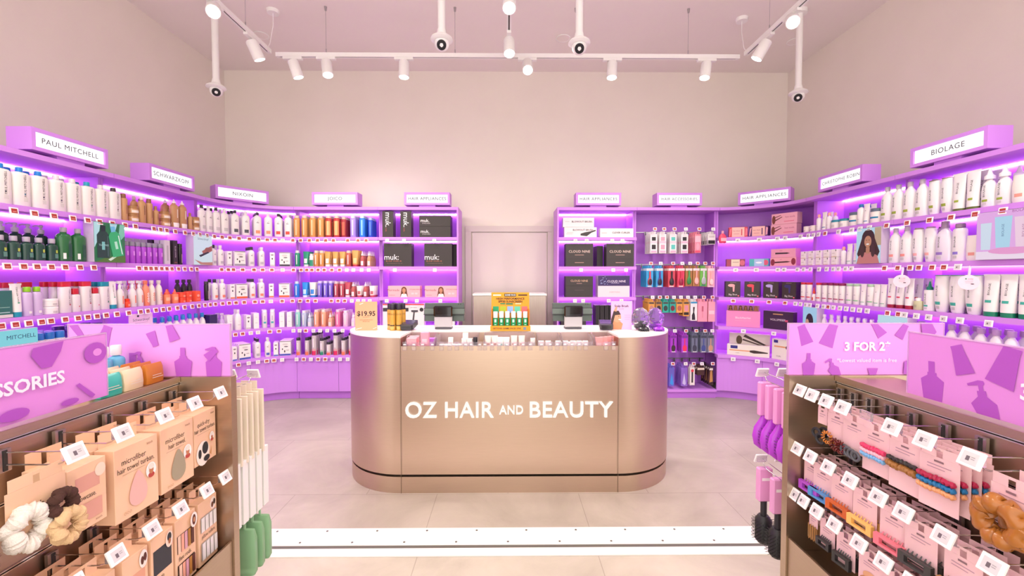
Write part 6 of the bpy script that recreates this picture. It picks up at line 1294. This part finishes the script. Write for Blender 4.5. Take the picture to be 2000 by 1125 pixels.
def bumpy(c, z, w=.062, r=.0055, y=-.008):
    b = MB(); n = 22; b.tube([(-w/2+w*k/(n-1), y, z + .0015*math.sin(k*2.1)) for k in range(n)], lambda f: r*(1+.25*math.sin(f*55)), mat(c, .45), 8); return b
def claw(c, w=.072, h=.026, z=-.112, y=-.012):
    b = MB(); m = mat(c, .3)
    T = Matrix.Translation((0, y, z))
    for x0, x1, z0, z1 in ((-w/2, w/2, h*.28, h/2), (-w/2, w/2, -h/2, -h*.28), (-w/2, -w*.30, -h*.279, h*.279), (w*.30, w/2, -h*.279, h*.279)): b.box(x0, x1, -.006, .004, z0, z1, m, T)
    for i in range(6): b.cyl((-w*.32+w*.13*i, y+.003, z+h*.40), (-w*.32+w*.13*i, y+.009, z+h*.72), .0020, m, 5, .001)
    b.prism([(-w*.36, 0), (w*.36, 0), (w*.30, .006), (-w*.30, .006)], z+h*.3, z+h*.34, m, Matrix.Translation((0, y+.003, 0)))
    return b
spar = [P('hair_tie', ring(-.012, -.085, .012, .004, '#26242a')), P('hair_tie', ring(.008, -.095, .013, .004, '#26242a', -.014))]
tie_pack = {
 'blk': (pinkcard(.03, .045, spar), 'small card with black hair ties'),
 'coilb': (pinkcard(.062, .07, [P('coil_tie', coil(-.022, -.082, '#c8782c')), P('coil_tie', coil(.004, -.092, '#6a1c1c')), P('coil_tie', coil(.024, -.09, '#6a1c1c', y=-.016))]), 'pink card of amber and maroon coils'),
 'grey': (pinkcard(.068, .080, [P('hair_tie', ring(-.02+.014*i, -.092, .011, .0032, '#55555c', -.008-.003*i)) for i in range(4)]), 'pink card of charcoal hair ties'),
 'pastel': (pinkcard(.070, .105, [P('knotted_band', bumpy('#d83868', -.056)), P('knotted_band', bumpy('#f0b8c8', -.066)), P('knotted_band', bumpy('#78b0e0', -.076))]), 'pink card with red, blue knotted bands'),
 'choc': (pinkcard(.074, .110, [P('knotted_band', bumpy('#2a2426', -.054, .068, .0045)), P('knotted_band', bumpy('#a06a34', -.068, .068, .0075))]), 'pink card with black, bronze bands'),
 'bright': (pinkcard(.074, .110, [P('knotted_band', bumpy('#b01c48', -.054, .068)), P('knotted_band', bumpy('#1870a8', -.066, .068)), P('knotted_band', bumpy('#e8a070', -.078, .068))]), 'pink card with crimson, blue, peach bands'),
}
for y, k, n in ((1.20, 'blk', 2), (1.145, 'coilb', 3), (1.088, 'grey', 3), (1.023, 'pastel', 4), (.946, 'choc', 4), (.87, 'bright', 4)):
    p_, lk = tie_pack[k]; hang(1, 0, y, 'hair_tie_card', p_, lk, 'hair tie card', n, .022, 0, 'hair tie cards on the right stand', yaw=random.choice((4, 8)))
def scrunchie(c):
    b = MB(); n = 120; random.seed(4)
    b.tube([(.030*math.cos(2*math.pi*k/n), -.02 + .005*math.sin(7*2*math.pi*k/n), -.072+.030*math.sin(2*math.pi*k/n)) for k in range(n)], lambda f: .0150*(1+.20*math.sin(f*101)+.12*math.sin(f*43+1)+random.uniform(-.03, .03)), mat(c, .28), 16, closed=True); return b
hang(1, 0, .742, 'scrunchie_card', pinkcard(.066, .06, [P('satin_scrunchie', scrunchie('#a8672a'))]), 'big bronze satin scrunchie on card', 'scrunchie', 2, .05, 0, 'scrunchies on the right stand')
for i, (y, c, lk) in enumerate(((1.255, '#b04cc8', 'violet claw clip on pink card'), (1.20, '#4c8cc8', 'blue claw clip on pink card'), (1.132, '#c85a1c', 'orange claw clip on pink card'), (1.058, '#f0bc68', 'yellow claw clip on pink card'), (.976, '#e87888', 'rose claw clip on pink card'), (.912, '#3a3838', 'black claw clip on pink card'), (.826, '#a87a50', 'tan claw clip on pink card'), (.74, '#a87a50', 'tan claw clip on pink card'))):
    hang(1, 1, min(1.233, y-.008), 'claw_clip_card', pinkcard(.066, .075, [P('claw_clip', claw(c, .068, .026, -.082))]), lk, 'claw clip card', 4, .024, 0, 'claw clip cards on the right stand', yaw=6)
def pins(c):
    b = MB()
    for i in range(4):
        b.tube([(-.012+.008*i, -.006, -.045), (-.012+.008*i, -.006, -.085), (-.009+.008*i, -.006, -.09), (-.007+.008*i, -.006, -.085), (-.007+.008*i, -.006, -.05)], .0014, mat(c, .3), 5)
    return b
low = [(1.226, pinkcard(.03, .04, [P('bobby_pins', pins('#b07c48'))]), 'small card of bronze hair pins'), (1.171, pinkcard(.05, .07, [P('claw_clip', claw('#2c2a2c', .044, .022, -.066))]), 'pink card with black snap clip'),
       (1.106, pinkcard(.055, .075, [P('claw_clip', claw('#2a2a2a', .05, .03, -.070))]), 'pink card with dark oval clip'), (1.026, pinkcard(.066, .10, [P('elastic_band', ring(0, -.075-.006*i, .024, .0022, c, -.004-.003*i, sq=.45)) for i, c in enumerate(('#c88858', '#a0603c', '#7c4030', '#4c2c28', '#30201c'))], [('e', 0, -.06, .02, .012, '#e0a880')]), 'pink card of brown elastics'),
       (.957, pinkcard(.066, .10, [P('elastic_band', ring(0, -.075-.006*i, .024, .0022, '#2c2426', -.004-.003*i, sq=.45)) for i in range(4)], [('r', -.02, -.05, .0, -.042, '#2c2426')]), 'pink card of black elastics'), (.89, pinkcard(.066, .10, [P('hair_tie', ring(0, -.08, .022, .003, '#c08858'))]), 'pink card with one tan elastic'), (.78, pinkcard(.066, .10, [P('hair_tie', ring(0, -.08, .022, .003, '#c08858'))]), 'pink card with one tan elastic')]
for y, p_, lk in low: hang(1, 2, y, 'hair_clip_card', p_, lk, 'hair clip card', 4, .022, 0, 'hair clip cards on the right stand', yaw=6)
# brushes on the far end of the right stand
def paddle(c='#b43ccc', sl='#e89cd4'):
    a = MB(); a.box(-.022, .022, -.009, .009, -.105, .012, mat(sl, .4), bev=.004); art(a, [('r', -.012, -.06, .010, -.058, '#3a2434'), ('r', -.012, -.08, .006, -.077, '#3a2434'), ('r', -.015, -.02, .015, -.012, '#f0e8ec')], -.009)
    b = MB(); b.lathe([(.010, .008, -.104), (.016, .011, -.118), (.034, .016, -.145), (.040, .018, -.175), (.034, .015, -.205), (.012, .006, -.222)], mat(c, .3), 20)
    q = MB()
    for i in range(-3, 4):
        for j in range(8):
            z = -.135-.010*j; lim = .036*math.sin(math.pi*min(1, max(0, (-.122-z)/.1)))
            if abs(i*.009) < lim: q.cyl((i*.009, .012, z), (i*.009, .030, z), .0009, mat('#3a2a34'), 4)
    return [P('card_sleeve', a), P('brush_head', b, None, [('bristles', q)])]
rear(1, .885, 1.018, paddle(), 'detangling_brush', 'purple oval brush in pink sleeve', 'hairbrush', 4, 1.462, .044, 'top', 'brushes behind the right stand')
rb = MB(); rb.lathe([(.016, .016, -.155), (.026, .026, -.17), (.026, .026, -.24), (.018, .018, -.25)], mat('#1e1c1f', .5), 18); rb.cyl((0, 0, -.105), (0, 0, -.156), .010, '#26242a', 12)
rq = MB(); random.seed(2)
for j in range(12):
    for k in range(16):
        a = 2*math.pi*(k+.5*(j % 2))/16; z = -.172-.006*j; rq.cyl((.025*math.cos(a), .025*math.sin(a), z), (.037*math.cos(a), .037*math.sin(a), z), .0007, mat('#1a181a'), 4)
sl = MB(); sl.box(-.024, .024, -.012, .012, -.104, .012, mat('#e09ccc', .4), bev=.004); sl.add([(-.015, .0125, -.03), (.015, .0125, -.03), (.015, .0125, -.02), (-.015, .0125, -.02)], [[0, 1, 2, 3]], '#f0e8ec')
rear(1, .885, .722, [P('card_sleeve', sl), P('brush_barrel', rb), P('bristles', rq)], 'round_brush', 'black round brush in pink sleeve', 'hairbrush', 2, 1.455, .078, 'low', 'brushes behind the right stand')

finish_labels()
